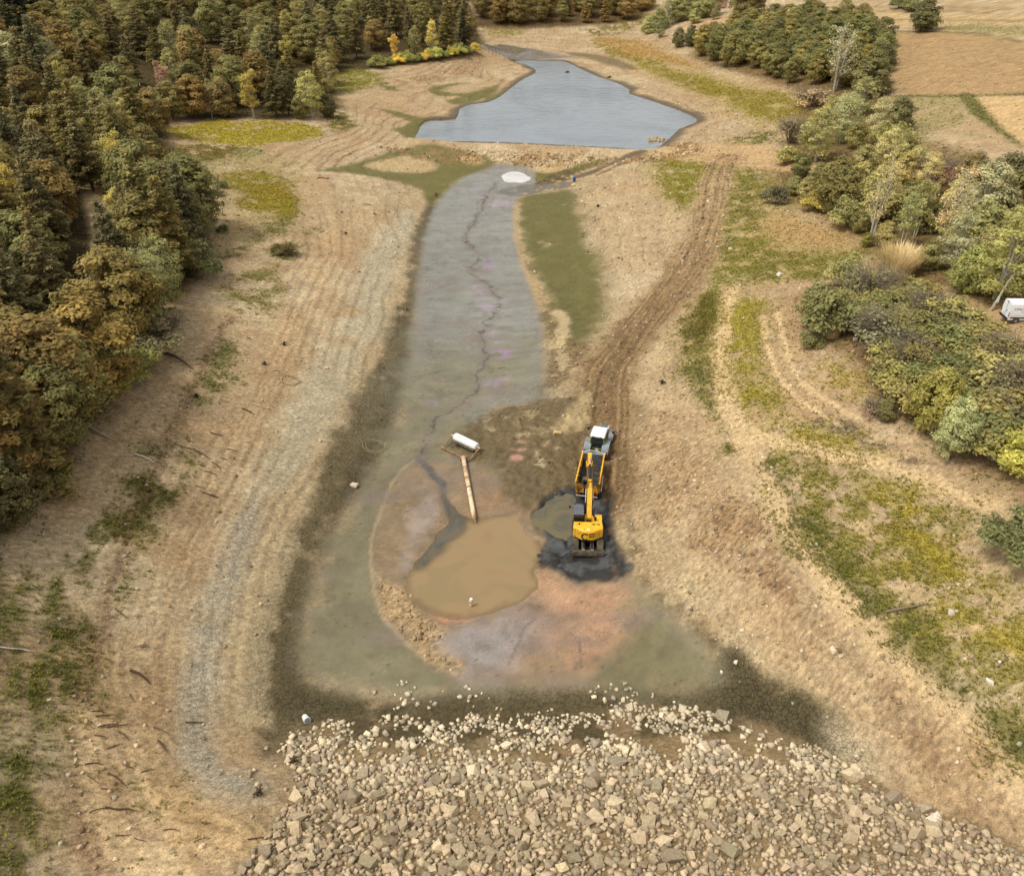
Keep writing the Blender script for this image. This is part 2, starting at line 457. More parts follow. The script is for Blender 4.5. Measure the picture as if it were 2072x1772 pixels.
def zmask(P, soft, warp1=.0, warp2=.0):
    s_ = sub(P, soft + 3)
    m = np.zeros(XX.shape, dtype=np.float32)
    m[s_] = sstep(-soft, soft, poly_sd(XX[s_], YY[s_], P) + WARP1[s_] * warp1 + WARP2[s_] * warp2)
    return m
_m = zmask(CHURN, 1.2, 1, 1)
_rid = np.abs(fbm(XX, YY, 1.5, 4, 5) - .5) * 2
ZZ += _m * (.28 - .75 * _rid + (fbm(XX, YY, .6, 2, 6) - .5) * .2) * (1 - sstep(0, 1, zmask(POOL_P, .3)))
BLACKM = zmask(BLACK, .5, .8, 1.6)
_pm = np.maximum(zmask(POOL_P, .4), zmask(POND_P, .4))
_lump = np.abs(fbm(XX, YY, 1.1, 4, 8) - .5) * 2
ZZ += BLACKM * (1 - _pm) * ((.32 - 1.1 * _lump + (fbm(XX, YY, .45, 2, 10) - .5) * .35) * sstep(1.3, 2.2, np.abs(XX - 8.3)))
# ------------------------------------------------------------------ what the ground is made of
RGB = np.empty(XX.shape + (3,), dtype=np.float32)
WET = np.zeros(XX.shape, np.float32); CRK = np.zeros(XX.shape, np.float32)
GRS = np.zeros(XX.shape, np.float32); GVL = np.zeros(XX.shape, np.float32)
YEL = np.zeros(XX.shape, np.float32)
def c3(*c): return np.array(lin(*c)[:3], dtype=np.float32)
def mixc(col, m): 
    global RGB
    RGB += (c3(*col) - RGB) * m[..., None]
PAT = {}
def patch(scale, seed):
    if (scale, seed) not in PAT: PAT[(scale, seed)] = fbm(XX, YY, scale, 5, seed)
    return PAT[(scale, seed)]
def zone(px, col=None, soft=1.0, amp=1.0, w1=2.0, w2=1.0, pt=None, wet=None, crk=None, grs=None, gvl=None, yel=None, sm=2, world=None, ring=False):
    """px: outline in view positions, dropped on to the ground"""
    global RGB
    P = np.array(world) if world is not None else smooth_poly(hits(px), n=sm)
    s_ = sub(P, soft + 4)
    m = sstep(-soft, soft, poly_sd(XX[s_], YY[s_], P) + WARP1[s_] * w1 + WARP2[s_] * w2)
    if pt:
        sc, seed, lo, hi = pt
        m = m * sstep(lo, hi, fbm(XX[s_], YY[s_], sc, 5, seed))
    if ring: m = m * sstep(.40, .58, fbm(RINGN[s_] * 1.0, (YY[s_] - XX[s_] * .4) * .10, .55, 3, 121))
    m = (m * amp).astype(np.float32)
    if col is not None: RGB[s_] += (c3(*col) - RGB[s_]) * m[..., None]
    for A, v in ((WET, wet), (CRK, crk), (GRS, grs), (GVL, gvl), (YEL, yel)):
        if v is not None: A[s_] += (v - A[s_]) * m
def stroke(px, wd, col, soft=.3, amp=1.0, wig=.6, wet=None, world=None, gvl=None):
    P = np.array(world) if world is not None else smooth_poly(hits(px), closed=False, n=3)
    s_ = sub(P, wd + soft + 2)
    d = line_d(XX[s_] + WARP2[s_] * wig, YY[s_] + WARP1[s_] * wig, P)
    m = ((1 - sstep(wd - soft, wd + soft, d)) * amp).astype(np.float32)
    RGB[s_] += (c3(*col) - RGB[s_]) * m[..., None]
    if wet is not None: WET[s_] += (wet - WET[s_]) * m
    if gvl is not None: GVL[s_] += (gvl - GVL[s_]) * m
def ell(u, v, a, b, n=10, tilt=0.0):
    out = []
    for k in range(n):
        t = 2 * math.pi * k / n
        x, y = a * math.cos(t), b * math.sin(t)
        out.append((u + x * math.cos(tilt) - y * math.sin(tilt), v + x * math.sin(tilt) + y * math.cos(tilt)))
    return out

SAND, PALE, WARM = (190, 164, 128), (208, 186, 152), (182, 150, 112)
RGB[:] = c3(*SAND)
# old water levels leave bands that follow the contours
_n1 = fbm(RINGN * 1.0, RINGN * 0 + .5, .16, 3, 4) * .6 + fbm(RINGN, RINGN * 0 + 7.5, .5, 3, 4) * .4
_str = np.clip((_n1 - .5) * 2.4, -1, 1)
_thin = np.exp(-((np.mod(RINGN + WARP2 * .12 + .3 * fbm(XX, YY, 18, 2, 113), .62) - .31) / .035) ** 2) * sstep(.42, .6, fbm(XX, YY, 7, 3, 114))
_str2 = _str * .9 - _thin * 1.5
_bk = sstep(1.0, 1.8, ZZ) * (1 - sstep(9, 12, ZZ)) * (YY < 420)
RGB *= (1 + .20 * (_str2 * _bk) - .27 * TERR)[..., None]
mixc(PALE, (sstep(.5, .62, fbm(XX, YY, 14, 4, 21)) * .6).astype(np.float32))
mixc(WARM, (sstep(.5, .66, fbm(XX, YY, 9, 5, 22)) * .55).astype(np.float32))
mixc((160, 128, 92), (sstep(.56, .70, fbm(XX, YY, 3.0, 5, 23)) * .30).astype(np.float32))
mixc((168, 152, 120), (sstep(4.2, 2.2, ZZ) * .35 * (YY < 330)).astype(np.float32))

# --- forest floor, scrub ground, fields
zone([(-500,100),(-300,1300),(0,1095),(60,1020),(150,945),(180,870),(250,770),(300,690),(330,620),(395,560),(415,470),(405,400),(380,330),(340,262),(360,240),(500,240),(660,232),(690,205),(682,160),(740,142),(960,108),(968,40),(930,5),(900,-60),(0,-120)], (74,60,36), 2.5, .92, 4, 2, grs=.35)
zone([(160,362),(200,380),(222,440),(230,500),(222,595),(190,595),(184,480),(174,420)], (206,176,134), .8, 1, 1, 1, grs=0)
zone([(1000,60),(1250,48),(1310,20),(1300,-60),(950,-60),(960,25)], (92,70,42), 3, .9, 4, 2, grs=.2)
zone([(1400,120),(1440,80),(1560,40),(1760,35),(1790,110),(1810,180),(1830,260),(1990,330),(2072,345),(2300,400),(2300,1000),(2072,985),(1960,915),(1850,870),(1770,770),(1700,700),(1635,650),(1640,590),(1760,545),(1745,495),(1640,430),(1555,395),(1565,330),(1600,280),(1590,220),(1620,190),(1500,150)], (124,98,62), 3, .85, 5, 3, grs=.35)
zone([(1722,80),(1770,67),(1874,64),(1978,69),(2072,84),(2400,90),(2400,195),(2072,191),(1961,194),(1839,195),(1815,180),(1801,138),(1785,100)], (178,146,104), 1.5, 1, 2, 1, grs=0)
zone([(1966,196),(2072,197),(2400,200),(2400,380),(2072,290),(2028,262)], (206,172,124), .8, 1, .6, .5, grs=.0)
zone([(1812,197),(1957,197),(2020,262),(2072,300),(2300,380),(2300,420),(2072,350),(1990,330),(1839,311),(1830,240)], (164,146,100), 1.5, .9, 3, 1, pt=(14,31,.35,.55), grs=.15)
zone([(1940,195),(1975,195),(2030,262),(2072,295),(2072,300),(2015,266)], (112,108,58), .8, .9, .6, .8, grs=.6)
zone([(1810,193),(1960,192),(2072,188),(2300,186),(2300,194),(2072,194),(1960,197),(1812,198)], (118,112,66), .8, .8, .6, .8, grs=.5)
zone([(1375,52),(1493,31),(1666,42),(1620,47),(1560,48),(1424,70)], (198,162,124), 2, 1, 2, 1, grs=0)
zone([(1500,30),(1560,18),(1800,24),(2072,30),(2072,50),(1880,55),(1700,40),(1560,33)], (196,168,122), 3, .9, 5, 1, grs=.05)
zone([(1880,58),(1950,50),(2072,55),(2300,60),(2300,75),(2072,72),(1960,66)], (150,140,88), 2.5, .8, 5, 1, grs=.3)
for v in (14, 22, 40): stroke([(1560,v+4),(1700,v+1),(1880,v),(2072,v+4)], 1.4, (140,118,74), 1.0, .6, 4)
stroke([(1740,75),(1790,66),(1870,64),(1990,70),(2072,86)], 1.2, (128,116,66), .8, .8, 3)

# --- grass and weeds
GD, GY_, GO = (98, 102, 48), (150, 142, 50), (152, 128, 66)
def grass(px, col, amp=.9, soft=1.5, grs=.8, yel=0.0, pt=(2.2, 41, .40, .56), w1=4.0, ring=False):
    pt = (pt[0] * .8, pt[1], pt[2] - .10, pt[3] + .05)
    zone(px, col, soft * 1.5, min(amp * .95, .95), w1 * 1.3, 3, pt=pt, ring=ring, grs=min(grs * 1.15, 1), yel=yel)
grass([(1470,330),(1560,355),(1600,430),(1740,500),(1720,555),(1520,577),(1440,610),(1425,540),(1462,440)], (164,146,84), .7, 3, .22, .5, (5,131,.2,.4))
grass([(1260,110),(1360,130),(1500,165),(1610,195),(1625,240),(1560,262),(1500,245),(1420,195),(1300,150)], (168,146,82), .7, 3, .22, .5, (6,132,.2,.4))
grass([(1300,320),(1360,300),(1460,306),(1445,370),(1400,430),(1360,420),(1320,380)], (166,148,88), .6, 3, .2, .4, (5,133,.2,.4))
grass([(1400,600),(1540,590),(1570,760),(1600,860),(1780,915),(1700,915),(1540,890),(1470,900),(1400,800),(1380,700)], (168,146,92), .6, 3, .2, .5, (5,134,.2,.4))
grass([(370,330),(520,300),(600,340),(620,440),(520,480),(440,520),(430,430)], (166,146,92), .55, 3, .15, .4, (5,135,.25,.45))
grass([(346,263),(401,247),(485,244),(588,247),(640,258),(651,273),(588,287),(502,294),(433,293),(360,282)], (172,156,52), .95, 1.2, .9, 1, (2.5,42,.28,.46))
grass([(360,294),(433,291),(495,301),(470,318),(433,325),(381,330)], (124,104,46), .9, 1.2, .7, .2, (3,43,.3,.5))
grass([(380,330),(460,316),(520,300),(540,310),(470,335),(400,345)], (150,148,98), .8, 1.5, .4, .2)
grass([(464,350),(519,343),(571,356),(595,398),(599,436),(540,440),(485,419),(491,391),(450,374)], (148,132,48), .95, 1.5, .9, .8, (3.5,44,.30,.48))
grass([(530,380),(570,370),(590,395),(560,405)], (150,118,40), .8, 1.2, .8, 1.0)
grass([(433,533),(485,515),(554,478),(595,453),(602,444),(554,450),(485,495),(420,528)], GD, .75, 1.2, .7, .3)
grass([(555,500),(585,492),(610,470),(640,455),(650,462),(620,490),(590,520),(560,518)], GD, .8, 1.2, .8, .2)
grass([(478,558),(530,540),(565,540),(554,575),(540,617),(512,651),(478,644),(470,600)], (118,116,54), .8, 1.5, .7, .5)
grass([(457,686),(475,700),(450,755),(433,810),(398,824),(391,783),(420,740)], GD, .75, 1.5, .7, .3)
grass([(340,855),(370,880),(350,970),(311,1018),(250,1070),(225,1060),(290,960),(320,900)], GD, .8, 1.6, .8, .25)
grass([(306,980),(318,1010),(290,1050),(255,1072),(240,1060),(275,1010)], (86,80,34), .9, 1.0, .9, .1, (2,45,.3,.45))
grass([(0,1210),(100,1110),(240,1030),(310,1030),(240,1160),(205,1270),(170,1380),(120,1420),(0,1420)], (112,112,52), .8, 2, .75, .25, (1.6,46,.34,.50), ring=True)
grass([(150,1262),(182,1285),(160,1330),(115,1400),(80,1470),(40,1560),(20,1560),(60,1440),(100,1350)], (84,84,36), .9, 1.2, .9, .15, (1.8,47,.33,.48))
grass([(0,1440),(70,1390),(150,1380),(140,1500),(110,1600),(130,1772),(0,1772)], (104,106,48), .8, 2, .75, .2, (1.4,48,.32,.50), ring=True)
grass([(10,1560),(40,1540),(50,1620),(40,1772),(10,1772)], (88,90,40), .85, 1, .8, .15)
grass([(180,1640),(330,1560),(420,1600),(380,1650),(420,1700),(330,1720),(240,1700)], (140,122,78), .55, 2, .4, .1, (1.2,49,.5,.62))
grass([(1330,330),(1355,311),(1400,306),(1452,313),(1434,339),(1417,374),(1393,415),(1375,419),(1350,391)], (142,134,56), .9, 1.5, .8, .6, (2.6,50,.3,.5))
grass([(1290,121),(1355,140),(1424,156),(1469,173),(1528,183),(1583,187),(1610,208),(1597,235),(1549,242),(1500,221),(1459,197),(1400,180),(1355,165),(1300,135)], (146,130,52), .9, 2, .8, .6, (4,51,.30,.48))
grass([(1205,82),(1240,76),(1300,84),(1390,120),(1420,140),(1350,130),(1295,122),(1240,110)], (176,136,74), .9, 2.5, .5, .4, (8,52,.2,.4))
grass([(1200,84),(1225,92),(1250,108),(1300,119),(1350,128),(1345,136),(1290,126),(1238,114),(1210,98)], (134,126,54), .95, 1.4, .8, .3)
grass([(1448,293),(1521,270),(1549,258),(1583,272),(1583,288),(1510,296)], (122,116,54), .85, 1.5, .7, .2)
grass([(1180,62),(1260,42),(1310,32),(1310,45),(1260,66),(1210,74)], (128,114,52), .9, 2.5, .7, .3)
grass([(970,62),(1010,56),(1055,62),(1050,72),(1000,74)], (146,134,58), .9, 2, .7, .5)
grass([(684,150),(730,142),(760,150),(772,166),(740,182),(690,186),(682,170)], (142,136,58), .9, 2, .8, .5, (3,53,.25,.45))
grass([(760,166),(800,175),(810,184),(780,182)], (110,108,52), .8, 1, .6, .2)
grass([(650,235),(690,230),(715,245),(700,262),(660,262)], (124,112,48), .9, 1.2, .8, .3)
grass([(1479,336),(1535,350),(1549,374),(1521,415),(1542,450),(1576,502),(1666,512),(1753,512),(1701,540),(1666,561),(1632,568),(1521,571),(1476,580),(1459,616),(1438,692),(1445,741),(1459,783),(1455,810),(1469,876),(1480,912),(1452,893),(1424,834),(1393,789),(1386,720),(1400,658),(1410,616),(1441,547),(1445,506),(1469,443),(1470,380)], (124,118,54), .85, 1.6, .75, .35, (2.4,54,.36,.52))
grass([(1405,610),(1440,600),(1452,640),(1430,690),(1400,700),(1395,660)], (106,88,40), .9, 1.0, .9, .05, (2,55,.3,.46))
grass([(1395,745),(1440,740),(1455,800),(1465,870),(1482,912),(1462,900),(1425,830)], (84,86,40), .9, 1.0, .9, .05, (1.6,56,.34,.48))
grass([(1469,623),(1510,599),(1528,634),(1542,672),(1552,741),(1562,790),(1576,842),(1666,869),(1770,911),(1735,918),(1649,883),(1562,883),(1510,828),(1476,783),(1462,720)], (154,144,56), .9, 1.6, .8, .9, (2.2,57,.34,.50))
grass([(1549,935),(1597,914),(1666,928),(1735,952),(1839,980),(1874,1008),(1930,1030),(1965,1077),(2003,1140),(2072,1223),(2200,1300),(2200,1500),(2072,1500),(2022,1508),(1956,1410),(1869,1368),(1794,1285),(1723,1202),(1669,1160),(1619,1077),(1560,1000)], (136,126,58), .8, 1.8, .75, .5, (2.0,58,.38,.54))
grass([(1549,935),(1580,930),(1620,1000),(1660,1080),(1730,1170),(1800,1260),(1880,1340),(1965,1400),(2040,1490),(2072,1540),(2020,1505),(1950,1425),(1865,1372),(1790,1290),(1720,1210),(1660,1155),(1610,1070),(1570,990)], (82,88,38), .92, 1.1, 1.0, .08, (1.5,59,.30,.46))
grass([(1760,990),(1830,1000),(1900,1060),(1960,1150),(2040,1260),(2072,1330),(2000,1300),(1920,1200),(1840,1110),(1780,1050)], (172,152,60), .8, 2.2, .8, 1.0, (2.6,60,.42,.58))
grass([(1640,740),(1700,730),(1760,770),(1740,800),(1680,790)], (164,142,70), .7, 1.5, .5, .8)
grass([(1540,450),(1640,430),(1720,490),(1640,505),(1570,495)], (182,142,92), .7, 3, .2, .2, (5,61,.3,.5))
grass([(1560,640),(1620,620),(1640,700),(1620,800),(1720,850),(1830,900),(1700,870),(1600,830),(1570,740)], (180,146,102), .6, 3, .25, .2, (4,62,.3,.5))
zone([(1640,840),(1700,850),(1760,870),(1750,885),(1690,875),(1650,862)], (120,106,88), .8, .8, 1.5, 2, pt=(1.2,63,.46,.56), gvl=.6)
zone([(1750,895),(1800,900),(1890,940),(1860,955),(1790,925)], (116,98,78), .8, .7, 1.5, 2, pt=(1.2,64,.44,.56), gvl=.5)
# track worn past the scrub, path by the van
stroke([(1480,585),(1470,640),(1460,720),(1466,800),(1500,870),(1560,895),(1640,905),(1760,935),(1880,975),(2000,1020)], 1.0, (216,186,140), .8, .8, 1.2)
stroke([(1468,800),(1500,890),(1530,940),(1560,1000),(1610,1085),(1680,1185),(1760,1280),(1860,1390),(1960,1490),(2072,1590)], 1.0, (214,184,140), .9, .75, 1.2)
stroke([(1540,640),(1560,720),(1590,780),(1650,830),(1700,860)], .35, (226,194,148), .3, .7, .6)
stroke([(1572,630),(1592,710),(1620,770),(1680,815),(1740,850)], .35, (226,194,148), .3, .7, .6)
zone([(1864,570),(1940,590),(2012,622),(2100,660),(2200,690),(2200,740),(2072,700),(1985,655),(1900,602)], (180,150,110), .8, .95, 1, 1, grs=0)
zone([(1480,310),(1560,300),(1640,330),(1720,345),(1640,352),(1570,345),(1500,335)], (196,160,118), 1.2, .9, 2, 1, grs=0)
zone([(1440,290),(1560,296),(1620,318),(1480,332),(1330,318),(1340,302)], (200,166,122), 2, .9, 3, 1, grs=0)

# --- bare banks: stony brown strips, pale crust, grey silt
zone([(1440,1040),(1507,1036),(1566,1140),(1628,1243),(1690,1306),(1773,1368),(1856,1430),(1950,1550),(2000,1680),(1880,1600),(1794,1451),(1711,1326),(1600,1230),(1530,1150)], (140,108,76), 2.4, .85, 5, 3, pt=(2.6,71,.22,.46), gvl=.9)
zone([(1290,850),(1380,800),(1450,960),(1500,1060),(1440,1150),(1340,1100),(1290,1000)], (164,134,98), 3, .7, 4, 2, pt=(3,72,.32,.54), gvl=.7)
zone([(1310,1190),(1420,1180),(1500,1270),(1600,1360),(1540,1390),(1440,1300),(1350,1230)], (198,176,140), 2, .7, 3, 2, pt=(4,73,.38,.56), crk=.5, gvl=.4)
zone([(1260,1060),(1285,1060),(1310,1150),(1380,1220),(1440,1280),(1490,1330),(1500,1370),(1440,1320),(1370,1250),(1290,1180)], (112,92,64), .7, .8, 1.5, 1.6, pt=(1.4,74,.38,.52), gvl=.3)
zone([(503,1031),(530,1000),(494,1127),(451,1241),(429,1390),(420,1477),(459,1543),(547,1578),(525,1617),(416,1609),(372,1543),(372,1434),(394,1302),(438,1171),(477,1083)], (182,172,152), 1.4, .85, 2.5, 1.5, pt=(5,75,.12,.36), crk=.8)
zone([(519,1000),(588,830),(640,720),(700,600),(760,480),(820,420),(840,440),(800,560),(760,680),(700,790),(640,880),(580,980)], (186,174,148), 2, .75, 4, 2, pt=(5,76,.24,.46))
zone([(600,560),(660,470),(720,420),(740,440),(680,540),(600,680),(520,820),(460,900),(500,780)], (200,166,122), 3, .6, 4, 2, pt=(7,77,.36,.56))
zone([(160,1420),(230,1330),(250,1480),(300,1650),(420,1720),(400,1772),(180,1772),(150,1600)], (178,144,104), 3, .6, 4, 2, pt=(3,78,.36,.56), gvl=.3)
stroke([(470,640),(430,700),(385,800),(320,930),(270,1040),(225,1180),(195,1300),(165,1430),(150,1560),(165,1680),(190,1772)], .55, (140,112,84), .5, .65, 1.2, gvl=.9)
stroke([(172,1440),(172,1560),(200,1660),(270,1735),(380,1772)], .8, (216,186,142), .7, .7, 1.2)
stroke([(300,1480),(312,1580),(352,1650),(430,1692),(540,1722)], .9, (216,186,142), .8, .75, 1.2)
zone([(310,1600),(400,1620),(470,1660),(560,1690),(500,1730),(380,1700),(320,1660)], (206,172,124), 2, .7, 3, 1)
for off, a in ((0, .55), (14, .4), (30, .5), (48, .35)):
    stroke([(600+off,610),(545+off,740),(470+off,880),(390+off,1040),(345+off,1180),(318+off,1300),(300+off,1420),(298+off*1.1,1520),(330+off,1620),(410+off,1680)], .16, (150,120,84), .14, a, .7)
# dark silt rim round the basin
zone([(868,400),(845,480),(822,580),(790,670),(750,750),(705,830),(650,930),(605,1040),(570,1140),(535,1240),(508,1350),(500,1460),(530,1532),(600,1520),(680,1480),(760,1450),(760,1400),(640,1390),(612,1340),(640,1150),(720,1010),(790,900),(825,760),(838,620),(855,500),(880,420)], (104,92,64), 1.3, .92, 3.5, 2.5, pt=(3.2,81,.12,.34), crk=.8, wet=.1)
zone([(868,400),(852,480),(836,580),(815,670),(790,780),(745,880),(690,980),(640,1090),(600,1200),(570,1300),(560,1400),(590,1450),(700,1440),(640,1390),(612,1340),(640,1150),(720,1010),(790,900),(825,760),(838,620),(855,500),(885,420)], (88,78,52), 1.6, .9, 2, 1.5, crk=.7, wet=.15)
for o, a in ((0, .8), (24, .7), (-26, .5)): stroke([(575+o,1080),(545+o,1180),(520+o,1290),(502+o,1380),(520+o,1470)], .45, (196,176,140), .4, a * .8, 2.2)
zone([(620,1500),(600,1430),(640,1395),(760,1420),(900,1400),(1000,1385),(1250,1388),(1400,1398),(1450,1360),(1480,1325),(1530,1380),(1620,1420),(1700,1470),(1690,1540),(1640,1570),(1540,1500),(1400,1480),(1200,1500),(1000,1510),(800,1500),(700,1520)], (90,80,54), 1.0, .92, 2.5, 2.0, crk=.85, wet=.12)
zone([(1450,1340),(1490,1330),(1540,1380),(1630,1420),(1710,1470),(1740,1530),(1700,1570),(1640,1565),(1560,1500),(1470,1430)], (88,78,52), 1.0, .9, 2.5, 1.5, crk=1.0)
zone([(1660,1470),(1720,1460),(1790,1530),(1800,1590),(1740,1600),(1690,1560)], (186,170,140), 1.3, .85, 2, 1, crk=1.0)

# --- the wet mud floor
FLOOR0 = WET.copy()
zone([(985,335),(950,355),(905,385),(882,420),(868,455),(857,500),(847,560),(840,620),(834,680),(826,740),(818,800),(800,850),(785,900),(757,950),(715,1010),(680,1070),(652,1130),(634,1190),(614,1255),(606,1305),(620,1346),(660,1378),(730,1398),(810,1405),(900,1395),(1000,1384),(1100,1384),(1250,1388),(1340,1394),(1400,1386),(1436,1362),(1430,1325),(1390,1280),(1340,1230),(1300,1190),(1275,1165),(1240,1100),(1160,1000),(1100,960),(1000,900),(965,862),(1000,827),(1093,808),(1092,740),(1090,680),(1085,620),(1070,570),(1050,510),(1042,450),(1047,400),(1066,385),(1085,370),(1064,342)], (136,126,94), 1.9, 1, 3.0, 2.0, wet=.5, crk=0, gvl=0, grs=0)
zone([(985,330),(950,350),(905,385),(880,420),(866,470),(852,540),(840,640),(832,720),(828,800),(900,830),(960,850),(1005,820),(1094,806),(1094,680),(1085,620),(1070,570),(1050,510),(1042,450),(1047,400),(1090,365),(1064,338)], (152,148,132), 1.0, .95, 1.5, 1, wet=.62)
zone([(828,690),(900,700),(1000,700),(1094,700),(1094,806),(1005,822),(960,860),(900,870),(800,900),(780,860),(815,790)], (142,134,104), 7, .85, 14, 4, wet=.5)
zone([(640,1280),(700,1180),(742,1160),(760,1240),(800,1300),(880,1355),(860,1390),(700,1385),(630,1350)], (140,132,98), 2.5, .6, 3, 1, wet=.5)
zone([(1280,1210),(1340,1250),(1400,1310),(1420,1370),(1330,1385),(1240,1370),(1270,1290)], (128,118,78), 2, .7, 3, 1, wet=.45)
# ring scraped round the pumping pit
zone([(850,930),(810,955),(775,1015),(753,1080),(748,1130),(757,1190),(775,1240),(805,1290),(850,1330),(920,1366),(1000,1379),(1100,1383),(1190,1360),(1245,1300),(1272,1235),(1276,1180),(1200,1178),(1120,1140),(1110,1060),(1050,1010),(960,960),(900,930)], (154,130,98), .7, .95, 1.5, .8, wet=.4)
zone([(755,1150),(790,1180),(824,1200),(850,1238),(890,1262),(915,1275),(938,1365),(880,1346),(815,1298),(778,1245)], (176,148,110), .5, .95, 1, 1.2, wet=.1, gvl=1.0)
zone([(1088,1150),(1150,1172),(1200,1182),(1274,1180),(1270,1240),(1240,1300),(1180,1345),(1100,1362),(1050,1340),(1065,1290),(1085,1230)], (208,160,120), 2.6, .85, 5, 2, pt=(5,82,.2,.5), wet=.4, crk=.45)
zone([(915,1290),(1000,1266),(1070,1240),(1110,1250),(1070,1310),(1010,1352),(945,1352)], (178,166,158), 2.2, .85, 5, 2.5, pt=(4,83,.22,.5), wet=.6, crk=.3)
zone([(1060,1230),(1110,1215),(1180,1250),(1150,1300),(1080,1300)], (176,146,122), 2.4, .6, 5, 2.5, wet=.5)
zone([(870,1236),(910,1244),(955,1250),(930,1262),(890,1256)], (206,152,118), .6, .9, 1, 1, wet=.5)
zone([(850,1010),(880,1000),(870,1060),(840,1110),(820,1150),(810,1130),(830,1060)], (176,158,142), 1.0, .7, 2, 2, wet=.6)
zone([(960,935),(1010,960),(1060,1010),(1080,1035),(1000,1036),(958,1030),(948,960)], (160,124,86), 2.0, .75, 4, 2.5, pt=(3,84,.25,.5), wet=.3)
stroke([(838,930),(800,965),(772,1030),(752,1090),(750,1150),(762,1210),(790,1270),(850,1325),(920,1362)], .16, (190,166,128), .15, .7, .5)
# dark water seeping towards the pit
stroke([(845,925),(876,959),(894,990),(904,1022),(915,1045)], .5, (84,86,84), .35, .8, 1.2, wet=.95)
STRM = [(1004,367),(984,398),(970,433),(942,474),(956,502),(970,513),(956,551),(984,575),(1008,606),(1001,641),(984,655),(970,686),(984,717),(966,751),(970,786),(939,810),(897,841),(869,876),(845,925)]
STREAM = smooth_poly(hits(STRM), closed=False, n=3)
stroke(None, .6, (134,120,108), .55, .5, 2.6, world=STREAM)
stroke(None, .13, (92,78,66), .12, .95, 2.6, wet=.4, world=STREAM)
for a, b in ((12, 5), (-10, 4)):
    stroke([(u + a * math.sin(v * .05) + a * .5, v + b) for u, v in STRM[:6]], .14, (120,106,98), .12, .7, 1.4)
for pts in ([(845,512),(900,516),(960,515),(1040,508)], [(858,590),(920,575)], [(905,437),(925,430),(940,440),(950,450)], [(835,770),(880,750),(930,745)], [(1075,1250),(1050,1290),(1030,1340)], [(1160,1275),(1175,1310),(1170,1350)]):
    stroke(pts, .10, (120,110,100), .10, .7, 1.8)
for e, c in ((ell(1016,716,30,9), (176,140,172)), (ell(1008,776,34,8,10,-.25), (174,150,166)), (ell(987,536,10,12), (172,140,164)), (ell(984,616,26,14), (176,156,164)), (ell(1022,630,14,14), (178,150,162)),
             (ell(1001,681,14,10), (180,150,160)), (ell(966,586,18,8,10,.4), (178,158,166)), (ell(1011,412,22,8), (184,160,170)), (ell(1000,340,26,8), (172,158,164)), (ell(970,390,14,18), (160,146,152)), (ell(985,335,14,8), (168,156,162)), (ell(880,815,14,6), (170,150,158))):
    zone(e, c, .8, .75, 1.6, 2.0, pt=(1.6, 91, .36, .58), wet=.85)
# streaks left by the last flow: across the channel, round the pit
_fl = np.clip(WET - FLOOR0, 0, .4) / .4
_pc = POND_P.mean(0); _rr = np.hypot(XX - _pc[0], (YY - _pc[1]) * .9); _aa = np.arctan2(YY - _pc[1], XX - _pc[0])
_s1 = fbm(_rr + WARP1 * 1.5, _aa * 6, .8, 4, 115); _s2 = fbm(XX * .22 + WARP1 * .6, YY + .02 * XX * XX * .3 + WARP1 * 2, .9, 4, 116)
_k = sstep(98, 84, YY)
RGB *= (1 + _fl * ((_s1 * _k + _s2 * (1 - _k)) - .5) * .42)[..., None]
_sp = np.random.default_rng(8).random(XX.shape)
RGB *= (1 - .45 * _fl * (_sp < .006) + .35 * _fl * (_sp > .9975))[..., None]
WET = (WET + _fl * (fbm(XX * .6, YY, 3.2, 4, 137) - .5) * .5).astype(np.float32)
mixc((104, 92, 66), (_fl * sstep(.58, .70, fbm(XX, YY, 1.3, 5, 138)) * .28).astype(np.float32))
mixc((146, 128, 112), (_fl * sstep(.55, .72, fbm(XX * .5, YY, 2.6, 4, 117)) * .5).astype(np.float32))
# green algae films and shore mud
GM = (114, 106, 48)
zone([(1055,398),(1100,390),(1162,384),(1170,430),(1190,490),(1218,535),(1236,578),(1225,630),(1205,680),(1170,700),(1135,680),(1112,620),(1082,560),(1062,500),(1048,440)], (108, 101, 45), 2.0, .95, 3.5, 3, pt=(4,92,.02,.30), wet=.28)
zone([(1100,560),(1140,600),(1190,640),(1200,690),(1160,700),(1120,650)], (88,82,44), 2, .6, 4, 4, pt=(1.0,136,.4,.6))
stroke([(1046,410),(1044,460),(1056,520),(1074,566),(1092,600),(1100,615)], .8, (186,160,116), .5, .8, 1.5)
zone([(1050,500),(1075,555),(1092,600),(1098,640),(1110,690),(1100,760),(1095,800),(1130,790),(1180,740),(1200,690),(1150,690),(1115,640),(1085,575)], (120,98,66), .9, .8, 2, 2, pt=(1.8,93,.34,.52), gvl=.6)
stroke([(1128,632),(1140,650),(1136,680),(1124,700)], 1.0, (200,176,132), .5, .9, 1.5)
zone([(640,345),(700,332),(780,310),(850,292),(930,306),(1000,328),(975,345),(930,362),(895,395),(870,410),(850,385),(800,366),(720,352)], GM, 1.2, .95, 2.5, 1.2, wet=.25)
zone([(735,336),(780,322),(830,314),(872,322),(884,340),(850,350),(790,348)], (194,168,126), 1.2, .95, 2, 1, wet=0)
zone([(925,322),(955,316),(980,326),(960,332)], (194,162,116), .8, .9, 1, 1, wet=0)
zone([(1082,350),(1120,342),(1200,326),(1225,326),(1180,345),(1110,366),(1085,372)], GM, .8, .95, 1, 1, wet=.2)
zone([(1086,340),(1110,330),(1165,328),(1150,342),(1100,352)], (196,168,124), .8, .95, 1, 1, wet=0)
